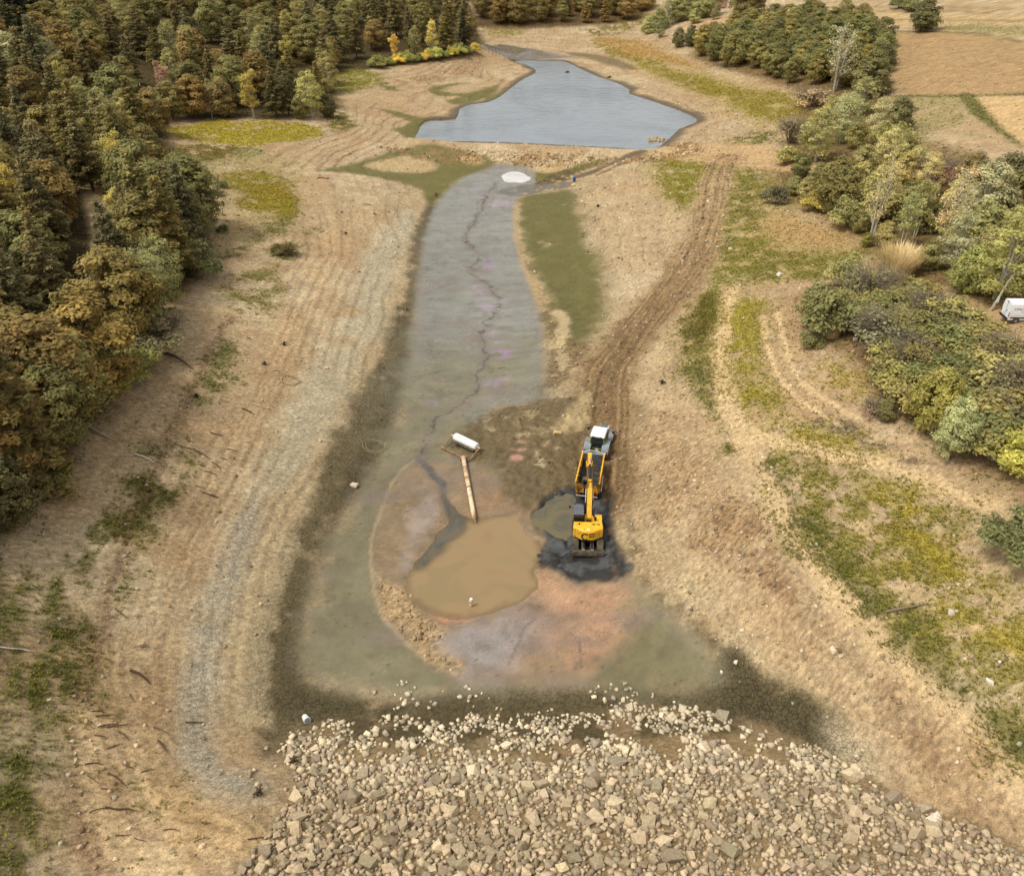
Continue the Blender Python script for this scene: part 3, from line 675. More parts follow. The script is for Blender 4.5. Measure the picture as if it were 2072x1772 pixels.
zone([(1080,372),(1120,350),(1170,342),(1180,352),(1140,368),(1100,376)], (100,80,50), .6, .9, 1, 1.5, pt=(1.2,94,.3,.5))
zone([(1008,388),(1050,376),(1110,370),(1155,368),(1160,376),(1110,386),(1060,396),(1015,394)], (112,104,88), .7, .9, 1, 1.5, pt=(1.2,95,.28,.5), wet=.5)
stroke([(1300,306),(1250,326),(1205,346),(1170,358)], 1.1, (104,82,52), .6, .9, 1.0, wet=.4)
stroke([(1300,312),(1260,332),(1210,354)], .8, (138,106,68), .5, .8, 1.0)
# lake margins
_ld = np.zeros(XX.shape, np.float32); s_ = sub(LAKE_P, 12); _ld[s_] = 1 - sstep(.6, 3.6, -poly_sd(XX[s_], YY[s_], LAKE_P) + WARP1[s_] * 3)
mixc((104, 86, 58), _ld * .95 * (WEIR_D > 4)); WET = np.maximum(WET, _ld * .35)
for p in ([(862,180),(900,172),(950,168),(985,176),(1000,186),(965,205),(930,212),(905,205),(930,195),(890,196)], [(1040,175),(1075,150),(1088,147),(1070,168),(1040,195),(1000,208),(990,200)], [(752,218),(800,225),(860,240),(900,246),(870,250),(850,262),(840,280),(800,262),(830,246)], [(984,205),(1000,192),(1010,176),(1000,174),(975,190)]):
    zone(p, GM, 1.0, .9, 2, 1, wet=.2)
zone([(896,184),(935,170),(990,164),(985,176),(940,190)], (196,168,126), 1.5, .9, 2, 1)
zone([(975,92),(1010,90),(1080,100),(1140,112),(1200,120),(1150,118),(1100,120),(1050,125),(1030,118),(1000,106)], (132,120,98), 1.5, .9, 2, 1, wet=.8)
zone([(1130,104),(1200,110),(1260,122),(1290,140),(1260,140),(1210,126)], (120,102,66), 1.5, .85, 2, 1, wet=.2)
zone([(800,160),(870,150),(950,120),(980,125),(960,150),(900,165),(830,180)], (168,136,100), 2, .8, 3, 2, pt=(3,96,.3,.5), gvl=.4)
mixc((150, 118, 76), ((sstep(3.2, 4.5, WEIR_D) * (1 - sstep(8, 11, WEIR_D))) * (YY < WEIR[:, 1].mean() + 2) * sstep(.4, .56, fbm(XX, YY, 2.0, 4, 97))).astype(np.float32) * .8)
GVL = np.maximum(GVL, (sstep(2.5, 4, WEIR_D) * (1 - sstep(8, 11, WEIR_D)) * (YY < WEIR[:, 1].mean() + 2)).astype(np.float32))
# haul track, churned gravel, black mud
_td = TRACK_D + WARP1 * 3.2 + WARP2 * 1.8
_tm = (1 - sstep(1.8, 5.2, _td)).astype(np.float32)
mixc((168, 134, 94), _tm * .55)
mixc((126, 101, 70), ((1 - sstep(2.2, 5.6, _td)) * sstep(165, 100, YY)).astype(np.float32) * .85)
for _o, _wd in ((.75, .16), (1.25, .2), (2.1, .16), (2.9, .14)):
    mixc((104, 82, 56), (np.exp(-((TRACK_D + WARP1 * .8 - _o) / _wd) ** 2) * sstep(.3, .52, fbm(XX, YY, 5, 3, 112 + _o))).astype(np.float32) * .6)
    mixc((190, 160, 118), (np.exp(-((TRACK_D + WARP1 * .8 - _o - .38) / _wd) ** 2) * sstep(.35, .6, fbm(XX, YY, 5, 3, 118 + _o))).astype(np.float32) * .4)
GVL = np.maximum(GVL, _tm * .3); GRS *= (1 - _tm)
zone(None, (112, 94, 62), 1.0, .92, 2, 2, pt=(2.0, 98, .22, .42), wet=.25, gvl=.8, world=CHURN)
zone([(1170,800),(1196,798),(1192,850),(1165,872),(1120,878),(1150,830)], (190,166,120), .8, .8, 1, 1.5, gvl=.5)
zone([(1060,830),(1110,845),(1130,870),(1080,885),(1040,870)], (176,158,116), .8, .6, 1, 2, pt=(1.2,99,.42,.56), gvl=1)
for e in (ell(1056, 894, 14, 5), ell(1048, 909, 20, 5), ell(1043, 925, 16, 8)): zone(e, (206, 152, 126), .25, .95, .6, .6, wet=.9)
mixc((50, 49, 47), BLACKM * .97); WET = np.maximum(WET * (1 - BLACKM), BLACKM * .30)
mixc((96, 98, 98), BLACKM * sstep(.52, .6, fbm(XX, YY, 1.4, 4, 101)).astype(np.float32) * .7)
mixc((118, 88, 56), (BLACKM * sstep(.5, .6, fbm(XX, YY, 1.0, 4, 102)) * (np.abs(XX) > 10.0)).astype(np.float32) * .6)
# riprap bed
mixc((150, 126, 92), (DAM * .9).astype(np.float32)); GRS *= (1 - DAM).astype(np.float32); CRK *= (1 - DAM * .8).astype(np.float32)
zone([(700,1440),(900,1430),(1200,1440),(1400,1440),(1500,1460),(1480,1500),(1300,1500),(1100,1520),(900,1510),(720,1500)], (86,76,50), 1.2, .85, 3, 2, pt=(2.2,103,.36,.5), crk=.4)
RGB *= (1 + .16 * (fbm(XX, YY, 2.4, 5, 111) - .5) * 2 + .10 * WARP2 * 2)[..., None]
RGB *= (.79 - .12 * np.clip(WET * 1.6, 0, 1))[..., None]
_dry = np.clip(1 - WET * 2, 0, 1)[..., None]
RGB *= 1 - _dry * np.array([0, .01, .085], np.float32)
_lum = RGB.mean(-1, keepdims=True); RGB += (_lum - RGB) * .03
_gr = np.random.default_rng(5).normal(0, 1, XX.shape).astype(np.float32)
RGB *= (1 + np.clip(_gr, -2, 2.4) * (.13 + .17 * np.clip(GVL, 0, 1)) * np.clip(1 - 1.7 * WET, .12, 1))[..., None]
RGB = np.clip(RGB, .01, .8)

# ------------------------------------------------------------------ ground sheet
ny, nx = XX.shape
idx = np.arange(ny * nx).reshape(ny, nx)
faces = np.stack([idx[:-1, :-1], idx[:-1, 1:], idx[1:, 1:], idx[1:, :-1]], -1).reshape(-1, 4)
def ground_mat(name, cracked):
    gm = bpy.data.materials.new(name); gm.use_nodes = True
    N, L = gm.node_tree.nodes, gm.node_tree.links
    bsdf = N['Principled BSDF']
    def nd(t, **k):
        n = N.new(t)
        for a, b in k.items():
            if a in n.inputs: n.inputs[a].default_value = b
            else: setattr(n, a, b)
        return n
    def math_(op, a, b=None, clamp=False):
        n = nd('ShaderNodeMath', operation=op, use_clamp=clamp)
        for i, x in enumerate((a, b)):
            if x is None: continue
            if isinstance(x, (int, float)): n.inputs[i].default_value = x
            else: L.new(x, n.inputs[i])
        return n.outputs[0]
    def rng_(x, a, b, c, d):
        n = nd('ShaderNodeMapRange'); L.new(x, n.inputs['Value'])
        for i, v in zip(('From Min', 'From Max', 'To Min', 'To Max'), (a, b, c, d)): n.inputs[i].default_value = v
        return n.outputs[0]
    ac = nd('ShaderNodeAttribute', attribute_name='earth'); am = nd('ShaderNodeAttribute', attribute_name='cover')
    sep = nd('ShaderNodeSeparateColor'); L.new(am.outputs['Color'], sep.inputs[0])     # r wet, g cracks, b gravel
    geo = nd('ShaderNodeNewGeometry')
    nz = nd('ShaderNodeTexNoise', Scale=2.3, Detail=3.0, Roughness=.72); L.new(geo.outputs['Position'], nz.inputs['Vector'])
    nA = nz.outputs['Fac']
    k2 = math_('MULTIPLY', rng_(nA, .25, .75, -.34, .34), rng_(sep.outputs[0], 0, .5, 1.0, .22))
    nf = nd('ShaderNodeTexNoise', Scale=8.5, Detail=2.0, Roughness=.7); L.new(geo.outputs['Position'], nf.inputs['Vector'])
    k5 = math_('MULTIPLY', rng_(nf.outputs['Fac'], .3, .7, -.30, .30), rng_(sep.outputs[0], 0, .5, 1.0, .12))
    k4 = math_('ADD', math_('ADD', k2, k5), 1.0); hgt = nA
    if cracked:
        sv = nd('ShaderNodeVectorMath', operation='SCALE', Scale=.35); L.new(nz.outputs['Color'], sv.inputs[0])
        wv = nd('ShaderNodeVectorMath', operation='ADD'); L.new(geo.outputs['Position'], wv.inputs[0]); L.new(sv.outputs[0], wv.inputs[1])
        vo = nd('ShaderNodeTexVoronoi', Scale=2.5, feature='DISTANCE_TO_EDGE'); L.new(wv.outputs[0], vo.inputs['Vector'])
        ck = math_('MULTIPLY', rng_(vo.outputs['Distance'], .0, .09, .75, 0), sep.outputs[1])
        k4 = math_('MULTIPLY', k4, math_('SUBTRACT', 1.0, ck))
    mulc = nd('ShaderNodeVectorMath', operation='SCALE'); L.new(ac.outputs['Color'], mulc.inputs[0]); L.new(k4, mulc.inputs['Scale'])
    L.new(mulc.outputs[0], bsdf.inputs['Base Color'])
    ro = rng_(sep.outputs[0], 0, .65, .95, .24)
    L.new(math_('ADD', ro, math_('MULTIPLY', rng_(nA, .3, .7, -.15, .15), sep.outputs[0])), bsdf.inputs['Roughness'])
    L.new(rng_(sep.outputs[0], 0, .6, .12, .5), bsdf.inputs['Specular IOR Level'])
    bp = nd('ShaderNodeBump', Distance=.14); L.new(hgt, bp.inputs['Height']); L.new(rng_(sep.outputs[0], 0, .5, .9, .07), bp.inputs['Strength'])
    L.new(bp.outputs[0], bsdf.inputs['Normal'])
    return gm
gm = ground_mat('bare_ground', False)
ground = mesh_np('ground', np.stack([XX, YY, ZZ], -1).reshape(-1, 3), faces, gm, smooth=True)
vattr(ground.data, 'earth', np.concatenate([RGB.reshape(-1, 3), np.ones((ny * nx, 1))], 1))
vattr(ground.data, 'cover', np.stack([WET, CRK, GVL, GRS], -1).reshape(-1, 4))
ground.data.materials.append(ground_mat('cracked_ground', True))
_cf = (np.maximum(CRK[:-1, :-1], CRK[1:, 1:]).ravel() > .03).astype(np.int32)
ground.data.polygons.foreach_set('material_index', _cf)
tag(ground, kind='structure')

# ------------------------------------------------------------------ water
def water_mat(name, col, rough, ripple, rscale, stretch=(1, 1, 1), spec=.5, col2=None, vs=.12):
    m = bpy.data.materials.new(name); m.use_nodes = True
    N, L = m.node_tree.nodes, m.node_tree.links
    b = N['Principled BSDF']; b.inputs['Base Color'].default_value = col; b.inputs['Roughness'].default_value = rough
    b.inputs['IOR'].default_value = 1.33; b.inputs['Specular IOR Level'].default_value = spec
    g = N.new('ShaderNodeNewGeometry'); mp = N.new('ShaderNodeMapping'); mp.inputs['Scale'].default_value = stretch
    n = N.new('ShaderNodeTexNoise'); n.inputs['Scale'].default_value = rscale; n.inputs['Detail'].default_value = 4
    L.new(g.outputs['Position'], mp.inputs['Vector']); L.new(mp.outputs[0], n.inputs['Vector'])
    bp = N.new('ShaderNodeBump'); bp.inputs['Strength'].default_value = ripple; bp.inputs['Distance'].default_value = .12 if rscale > .6 else .17
    L.new(n.outputs['Fac'], bp.inputs['Height']); L.new(bp.outputs[0], b.inputs['Normal'])
    n2 = N.new('ShaderNodeTexNoise'); n2.inputs['Scale'].default_value = vs; n2.inputs['Distortion'].default_value = 1.2; n2.inputs['Detail'].default_value = 4
    L.new(g.outputs['Position'], n2.inputs['Vector'])
    r = N.new('ShaderNodeMapRange'); r.inputs['From Min'].default_value = .3; r.inputs['From Max'].default_value = .7; r.inputs['To Min'].default_value = .85; r.inputs['To Max'].default_value = 1.15
    L.new(n2.outputs['Fac'], r.inputs['Value'])
    s = N.new('ShaderNodeVectorMath'); s.operation = 'SCALE'; s.inputs[0].default_value = col[:3]; L.new(r.outputs[0], s.inputs['Scale'])
    if col2:
        mi = N.new('ShaderNodeMix'); mi.data_type = 'RGBA'; r2 = N.new('ShaderNodeMapRange'); r2.inputs['From Min'].default_value = .38; r2.inputs['From Max'].default_value = .62
        L.new(n2.outputs['Fac'], r2.inputs['Value']); L.new(r2.outputs[0], mi.inputs['Factor']); L.new(s.outputs[0], mi.inputs['A']); mi.inputs['B'].default_value = col2; L.new(mi.outputs['Result'], b.inputs['Base Color'])
    else: L.new(s.outputs[0], b.inputs['Base Color'])
    return m
def water(name, P, z, m, grow):
    c = P.mean(0)
    bm = bmesh.new()
    d = P - c; r = np.linalg.norm(d, axis=1, keepdims=True)
    Q = P + d / r * grow
    bm.faces.new([bm.verts.new((x, y, z)) for x, y in Q])
    bmesh.ops.triangulate(bm, faces=bm.faces)
    bmesh.ops.recalc_face_normals(bm, faces=bm.faces)
    me = bpy.data.meshes.new(name); bm.to_mesh(me); bm.free()
    for p in me.polygons:
        if p.normal.z < 0: me.flip_normals(); break
    me.materials.append(m)
    return tag(link(bpy.data.objects.new(name, me)), kind='structure')
def soft_water(name, P, z, m, grow=0):
    """shallow pool: a fine sheet whose cover thins out towards its margin"""
    lo, hi = P.min(0) - 1.2, P.max(0) + 1.2
    gx, gy = np.arange(lo[0], hi[0], .3), np.arange(lo[1], hi[1], .3); X, Y = np.meshgrid(gx, gy)
    sd = poly_sd(X, Y, P) + (fbm(X, Y, 1.6, 4, 2) - .5) * 1.3
    al = sstep(-1.0, .9, sd)
    i = np.arange(X.size).reshape(X.shape); f = np.stack([i[:-1, :-1], i[:-1, 1:], i[1:, 1:], i[1:, :-1]], -1).reshape(-1, 4)
    keep = al.ravel()[f].max(1) > .01; f = f[keep]; u, inv = np.unique(f, return_inverse=True)
    o = mesh_np(name, np.stack([X.ravel()[u], Y.ravel()[u], np.full(len(u), z)], 1), inv.reshape(-1, 4), m, smooth=True)
    a = al.ravel()[u]; vattr(o.data, 'depth', np.stack([a, a, a, a], 1))
    N, L = m.node_tree.nodes, m.node_tree.links; t = N.new('ShaderNodeAttribute'); t.attribute_name = 'depth'; L.new(t.outputs['Fac'], N['Principled BSDF'].inputs['Alpha'])
    return tag(o, kind='structure')
water('lake_water', LAKE_P, LAKE, water_mat('lake_surface', lin(140, 146, 148), .10, 1.0, .55, (.4, 1.3, 1), col2=lin(122, 128, 130), vs=.03), 1.5)
zone([(u + (u - 960) * .10, v + (v - 1150) * .10) for u, v in pond_px], None) if False else None
soft_water('muddy_pool_water', POND_P, POND_Z, water_mat('muddy_surface', lin(154, 128, 92), .08, .05, 1.2, col2=lin(140, 120, 86), vs=.16), .5)
PLUME = smooth_poly([at(u, v, POND_Z)[:2] for u, v in ((901,1008),(909,1018),(925,1034),(938,1044),(942,1054),(932,1074),(915,1092),(892,1110),(868,1128),(846,1146),(852,1126),(874,1098),(888,1076),(911,1062),(914,1046),(908,1028))], n=2)
soft_water('silty_inflow_water', PLUME, POND_Z + .004, water_mat('silty_surface', lin(96, 93, 82), .1, .05, 1.2, col2=lin(116, 104, 82), vs=.22), 0)
water('trench_water', POOL_P, .02, water_mat('trench_surface', lin(96, 92, 76), .08, .05, 1.5, col2=lin(112, 102, 74), vs=.4), .3)
water('puddle_water', PUD_P, 1.2, water_mat('painted_sky_surface', lin(200, 194, 188), .1, .03, 2.0), .3)  # mirrored bright sky put into the puddle's pale base colour
# ------------------------------------------------------------------ trees and shrubs
def leaf_mat():
    m = bpy.data.materials.new('foliage'); m.use_nodes = True
    N, L = m.node_tree.nodes, m.node_tree.links
    b = N['Principled BSDF']; out = N['Material Output']
    oi = N.new('ShaderNodeObjectInfo'); at_ = N.new('ShaderNodeAttribute'); at_.attribute_name = 'tint'
    mu = N.new('ShaderNodeVectorMath'); mu.operation = 'MULTIPLY'
    L.new(oi.outputs['Color'], mu.inputs[0]); L.new(at_.outputs['Color'], mu.inputs[1])
    L.new(mu.outputs[0], b.inputs['Base Color']); b.inputs['Roughness'].default_value = .7; b.inputs['Specular IOR Level'].default_value = .2
    tr = N.new('ShaderNodeBsdfTranslucent'); L.new(mu.outputs[0], tr.inputs['Color'])
    mx = N.new('ShaderNodeMixShader'); mx.inputs[0].default_value = .38
    L.new(b.outputs[0], mx.inputs[1]); L.new(tr.outputs[0], mx.inputs[2]); L.new(mx.outputs[0], out.inputs['Surface'])
    return m
M_LEAF = leaf_mat()
M_BARK = mat('brown_bark', lin(92, 74, 56), .9, noise=.3, nscale=4)
M_PALE = mat('pale_bark', lin(176, 166, 142), .85, noise=.25, nscale=5)
M_TWIG = mat('grey_twigs', lin(122, 110, 86), .9, noise=.25, nscale=5)

def leaf_cards(c, nrm, size, rng, asp=.55):
    n = len(c)
    t = rng.normal(size=(n, 3)); t -= (t * nrm).sum(1, keepdims=True) * nrm; t /= np.linalg.norm(t, axis=1, keepdims=True) + 1e-9
    bt = np.cross(nrm, t); s = size * rng.uniform(.7, 1.35, (n, 1))
    V = np.stack([c - t * s, c + bt * s * asp, c + t * s, c - bt * s * asp], 1).reshape(-1, 3)
    return V, np.arange(4 * n).reshape(n, 4)
def unit(v): return v / (np.linalg.norm(v, axis=-1, keepdims=True) + 1e-9)
def crown_mesh(name, C, Nn, tint, size, rng, asp=.55):
    V, Fc = leaf_cards(C, Nn, size, rng, asp)
    me = bpy.data.meshes.new(name)
    me.vertices.add(len(V)); me.vertices.foreach_set('co', V.astype(np.float32).ravel())
    me.loops.add(Fc.size); me.loops.foreach_set('vertex_index', Fc.astype(np.int32).ravel())
    me.polygons.add(len(Fc)); me.polygons.foreach_set('loop_start', np.arange(0, Fc.size, 4, dtype=np.int32))
    me.update(calc_edges=True); me.materials.append(M_LEAF)
    T = np.repeat(tint, 4, axis=0)
    vattr(me, 'tint', np.concatenate([T, np.ones((len(T), 1))], 1))
    return me
def limbs_mesh(name, chains, m, n=5):
    mb = MB()
    for pts, r in chains: mb.tube(pts, r, n, cap=False)
    me = bpy.data.meshes.new(name); mb.bm.to_mesh(me); mb.bm.free(); me.materials.append(m)
    return me
def tcol(n, rng, lo, hi, warm=.08):
    b = rng.uniform(lo, hi, (n, 1)); w_ = rng.uniform(-warm, warm, (n, 1))
    return np.concatenate([b * (1 + w_), b, b * (1 - w_)], 1)

def make_pine(seed, h=12.0, R=2.7, bare=.16, leaves=8000, droop=.12):
    rng = np.random.default_rng(seed); C, Nn, T = [], [], []
    lv = 15; chains = [([(0, 0, -.6), (.1, .05, h * .5), (0, 0, h * .97)], [h * .018, h * .012, .03])]
    tot = 0; brs = []
    for i in range(lv):
        f = bare + (1 - bare) * (i + rng.uniform(-.3, .3)) / (lv - .3)
        f = min(max(f, bare), .985)
        L_ = R * (1 - f) ** .72 * (1.0 if f > bare + .12 else .8)
        for k in range(6 if f < .8 else 5):
            a = 2 * math.pi * (k / 6 + i * .37) + rng.uniform(-.35, .35)
            brs.append((f * h + rng.uniform(-.25, .25), a, max(L_ * rng.uniform(.6, 1.2), .3)))
    wsum = sum(b[2] ** 1.3 for b in brs)
    for z, a, l in brs:
        n = max(int(leaves * l ** 1.3 / wsum), 8)
        s = rng.uniform(.15, 1, n) ** .75
        lat = rng.normal(0, .26, n) * (.35 + l * .32) * (1.15 - s * .5)
        up = rng.normal(0, .11, n) + s * l * (.22 if z > h * .55 else .02) - droop * (s * l) ** 1.5
        d = np.array([math.cos(a), math.sin(a)]); pr = np.array([-d[1], d[0]])
        c = np.column_stack([d[0] * s * l + pr[0] * lat, d[1] * s * l + pr[1] * lat, z + up])
        nn = unit(np.column_stack([rng.normal(0, .45, n), rng.normal(0, .45, n), np.ones(n) * .9]))
        br = rng.uniform(.72, 1.2)
        C.append(c); Nn.append(nn); T.append(tcol(n, rng, .7, 1.2) * br)
        if l > .9: chains.append(([(0, 0, z - .1), (d[0] * l * .75, d[1] * l * .75, z + l * .04)], [.05, .015]))
    n = 160; c = np.column_stack([rng.normal(0, .16, n), rng.normal(0, .16, n), h - np.abs(rng.normal(0, .5, n))]); C.append(c); Nn.append(unit(rng.normal(size=(n, 3)))); T.append(tcol(n, rng, .8, 1.3))
    return crown_mesh('pine_crown', np.concatenate(C), np.concatenate(Nn), np.concatenate(T), .21, rng, .4), limbs_mesh('pine_trunk', chains, M_BARK)

def make_broad(seed, h=10.0, R=2.7, base=.12, clumps=54, leaves=8500, cr=.95, size=.17, bark=None, shape=.75, dens=(.7, 1.2), limbs=9, top=1.0):
    rng = np.random.default_rng(seed); C, Nn, T = [], [], []; cent = []
    for i in range(clumps * 6):
        if len(cent) >= clumps: break
        f = rng.uniform(0, 1); a = rng.uniform(0, 2 * math.pi)
        prof = math.sin(math.pi * min(max(f ** shape, 0.02), .98)) ** .55
        r = R * prof * rng.uniform(.35, 1.0) ** .55 * (1 - cr / R * .45)
        p = np.array([r * math.cos(a), r * math.sin(a), h * base + f * (h * (top - base) - cr)])
        if all(np.linalg.norm((p - q) * [1, 1, .8]) > cr * .62 for q, _ in cent): cent.append((p, cr * rng.uniform(.65, 1.25)))
    mid = np.array([0, 0, h * (base + 1) * .5])
    n = leaves // len(cent)
    chains = [([(0, 0, -.6), (rng.normal(0, .15), rng.normal(0, .15), h * .4), (0, 0, h * .8)], [h * .022, h * .014, .03])]
    for p, r in cent:
        d = unit(rng.normal(size=(n, 3))); d[:, 2] = np.where(rng.random(n) < .7, np.abs(d[:, 2]), d[:, 2])
        rad = r * rng.uniform(.45, 1.08, (n, 1)) ** .6
        lump = 1 + .22 * np.sin(d[:, :1] * 7 + seed) * np.cos(d[:, 1:2] * 6)
        c = p + d * rad * lump * [1, 1, .78]
        nn = unit(d + .8 * unit(p - mid) + rng.normal(0, .5, (n, 3)) + [0, 0, .35])
        C.append(c); Nn.append(nn); T.append(tcol(n, rng, *dens) * rng.uniform(.72, 1.22))
    for p, r in cent[:limbs]:
        z0 = rng.uniform(.15, .5) * h
        z0 = min(z0, p[2] * .8); chains.append(([(0, 0, z0), (p[0] * .5, p[1] * .5, (z0 + p[2]) * .55), tuple(p)], [h * .009, h * .006, .02]))
    return crown_mesh('broad_crown', np.concatenate(C), np.concatenate(Nn), np.concatenate(T), size, rng), limbs_mesh('broad_trunk', chains, bark or M_BARK)

def make_loose(seed, h=11.0, R=3.0, stems=3, leaves=2600, size=.15, bark=None, spread=.5, branches=26, leaf_in=.35):
    """open tree: pale stems and branches show through thin foliage"""
    rng = np.random.default_rng(seed); chains = []; tips = []
    for s in range(stems):
        a = 2 * math.pi * s / stems + rng.uniform(-.4, .4); sp = R * spread * rng.uniform(.5, 1.0) * (0 if stems == 1 else 1)
        top = np.array([math.cos(a) * sp, math.sin(a) * sp, h * rng.uniform(.8, 1.0)])
        mid = np.array([top[0] * .45, top[1] * .45, h * .45]); b0 = np.array([math.cos(a) * .12, math.sin(a) * .12, -.5])
        chains.append(([tuple(b0), tuple(mid), tuple(top)], [.16, .10, .02]))
        for k in range(branches // stems):
            f = rng.uniform(.22, .95)
            o = b0 + (mid - b0) * (f / .5) if f < .5 else mid + (top - mid) * ((f - .5) / .5)
            ang = rng.uniform(0, 2 * math.pi); ln = R * (1.15 - f * .75) * rng.uniform(.5, 1.0)
            e = o + np.array([math.cos(ang) * ln * .75, math.sin(ang) * ln * .75, ln * rng.uniform(.5, .95)])
            m_ = (o + e) / 2 + np.array([math.cos(ang), math.sin(ang), 0]) * ln * .1
            chains.append(([tuple(o), tuple(m_), tuple(e)], [.055, .035, .012])); tips.append((o, e))
            for q in range(2):
                o2 = o + (e - o) * rng.uniform(.35, .8); a2 = ang + rng.uniform(-1.2, 1.2); l2 = ln * .45
                e2 = o2 + np.array([math.cos(a2) * l2 * .7, math.sin(a2) * l2 * .7, l2 * .8]); chains.append(([tuple(o2), tuple(e2)], [.025, .008])); tips.append((o2, e2))
    C, T = [], []; n = max(leaves // len(tips), 4)
    for o, e in tips:
        s = rng.uniform(leaf_in, 1.08, (n, 1)); C.append(o + (e - o) * s + rng.normal(0, .26, (n, 3))); T.append(tcol(n, rng, .75, 1.25) * rng.uniform(.8, 1.15))
    C = np.concatenate(C); T = np.concatenate(T)
    return crown_mesh('loose_crown', C, unit(rng.normal(size=C.shape) + [0, 0, .6]), T, size, rng, .6), limbs_mesh('loose_trunk', chains, bark or M_PALE, 4)

def make_shrub(seed, h=2.2, R=1.9, leaves=3600, size=.11, stems=10, clumps=22, m=None, twig=0):
    rng = np.random.default_rng(seed); C, Nn, T = [], [], []; chains = []
    for i in range(clumps):
        a = rng.uniform(0, 2 * math.pi); r = R * math.sqrt(rng.uniform(0, 1)) * .8; z = h * rng.uniform(.25, .82) * math.sqrt(max(1 - (r / R) ** 2, .1))
        p = np.array([math.cos(a) * r, math.sin(a) * r, z]); n = leaves // clumps
        d = unit(rng.normal(size=(n, 3))); d[:, 2] = np.abs(d[:, 2]) * .9 + .1 * d[:, 2]
        C.append(p + d * rng.uniform(.3, 1.1, (n, 1)) * R * .34); Nn.append(unit(d + rng.normal(0, .5, (n, 3)) + [0, 0, .5])); T.append(tcol(n, rng, .7, 1.2) * rng.uniform(.75, 1.2))
    for i in range(stems + twig):
        a = rng.uniform(0, 2 * math.pi); r = R * rng.uniform(.3, 1.0); z = h * rng.uniform(.6, 1.12)
        b0 = (math.cos(a) * .15, math.sin(a) * .15, -.2); e = (math.cos(a) * r, math.sin(a) * r, z * (1 - .25 * r / R)); mm = (math.cos(a) * r * .45, math.sin(a) * r * .45, z * .62)
        chains.append(([b0, mm, e], [.035, .022, .008]))
        for q in range(3 if twig else 1):
            a2 = a + rng.uniform(-.7, .7); chains.append(([mm, (mm[0] + math.cos(a2) * R * .45, mm[1] + math.sin(a2) * R * .45, mm[2] + h * .3 * rng.uniform(.4, 1.1))], [.018, .006]))
    return crown_mesh('shrub_leaves', np.concatenate(C), np.concatenate(Nn), np.concatenate(T), size, rng), limbs_mesh('shrub_stems', chains, m or M_TWIG, 4)

def make_reeds(seed, h=1.8, R=1.3, n=1400):
    rng = np.random.default_rng(seed); V, Fc = [], []
    a = rng.uniform(0, 2 * math.pi, n); r = R * .55 * np.sqrt(rng.random(n)); d = np.column_stack([np.cos(a), np.sin(a)])
    hh = h * rng.uniform(.55, 1.05, n); b = d * r[:, None]; t = d * (r + hh * rng.uniform(.1, .55, n))[:, None]; pr = np.column_stack([-d[:, 1], d[:, 0]]) * .03
    z0 = np.zeros(n) - .1; zm = hh * .62; mid = (b * .6 + t * .4)
    V = np.stack([np.column_stack([b - pr, z0]), np.column_stack([b + pr, z0]), np.column_stack([mid + pr, zm]), np.column_stack([mid - pr, zm]), np.column_stack([t, hh])], 1).reshape(-1, 3)
    i = np.arange(n)[:, None] * 5
    Fc = np.concatenate([i + [0, 1, 2], i + [0, 2, 3], i + [3, 2, 4]])
    me = bpy.data.meshes.new('reed_blades'); me.from_pydata(V.tolist(), [], Fc.tolist()); me.materials.append(M_LEAF)
    T = np.repeat(tcol(n, rng, .7, 1.25), 5, axis=0); vattr(me, 'tint', np.concatenate([T, np.ones((len(T), 1))], 1))
    return me, None

V_ = {
 'pine':  [make_pine(s, 12, 2.6 + .25 * s) for s in (1, 2, 3)],
 'spruce': [make_pine(8, 12, 2.5, .06, 10500, .22)],
 'oak':   [make_broad(10 + s, 10, 2.5 + .2 * s) for s in range(4)],
 'bush_oak': [make_broad(20 + s, 7.5, 2.7, .04, 44, 7000, 1.0, .17) for s in range(2)],
 'willow': [make_broad(30 + s, 9.5, 3.0, .06, 64, 5600, .8, .14, M_PALE, .8, (.75, 1.2), 22) for s in range(3)],
 'loose': [make_loose(40 + s, 11, 2.6, 2 + s % 2, 3600) for s in range(3)],
 'bare':  [make_loose(50 + s, 12, 3.2, 1 + 2 * s, 1000, .12, None, .55, 44, .6) for s in range(2)],
 'silver': [make_broad(60 + s, 9, 2.5, .1, 50, 4200, .72, .14, M_PALE, .7, (.7, 1.35), 26) for s in range(2)],
 'shrub': [make_shrub(70 + s) for s in range(3)],
 'twiggy': [make_shrub(80 + s, 2.3, 1.9, 900, .09, 16, 20, M_TWIG, 46) for s in range(2)],
 'reeds': [make_reeds(90)],
}
BASE_H = {'pine': 12, 'spruce': 12, 'oak': 10, 'bush_oak': 7.5, 'willow': 9.5, 'loose': 11, 'bare': 12, 'silver': 9, 'shrub': 2.4, 'twiggy': 2.4, 'reeds': 1.8}
TNAME = {'pine': 'pine_tree', 'spruce': 'spruce_tree', 'oak': 'oak_tree', 'bush_oak': 'oak_tree', 'willow': 'willow_tree', 'loose': 'poplar_tree', 'bare': 'birch_tree', 'silver': 'silver_poplar_tree', 'shrub': 'shrub', 'twiggy': 'bare_shrub', 'reeds': 'dry_reed_clump'}
TCAT = {'shrub': 'shrub', 'twiggy': 'shrub', 'reeds': 'reeds'}
_tn = [0]
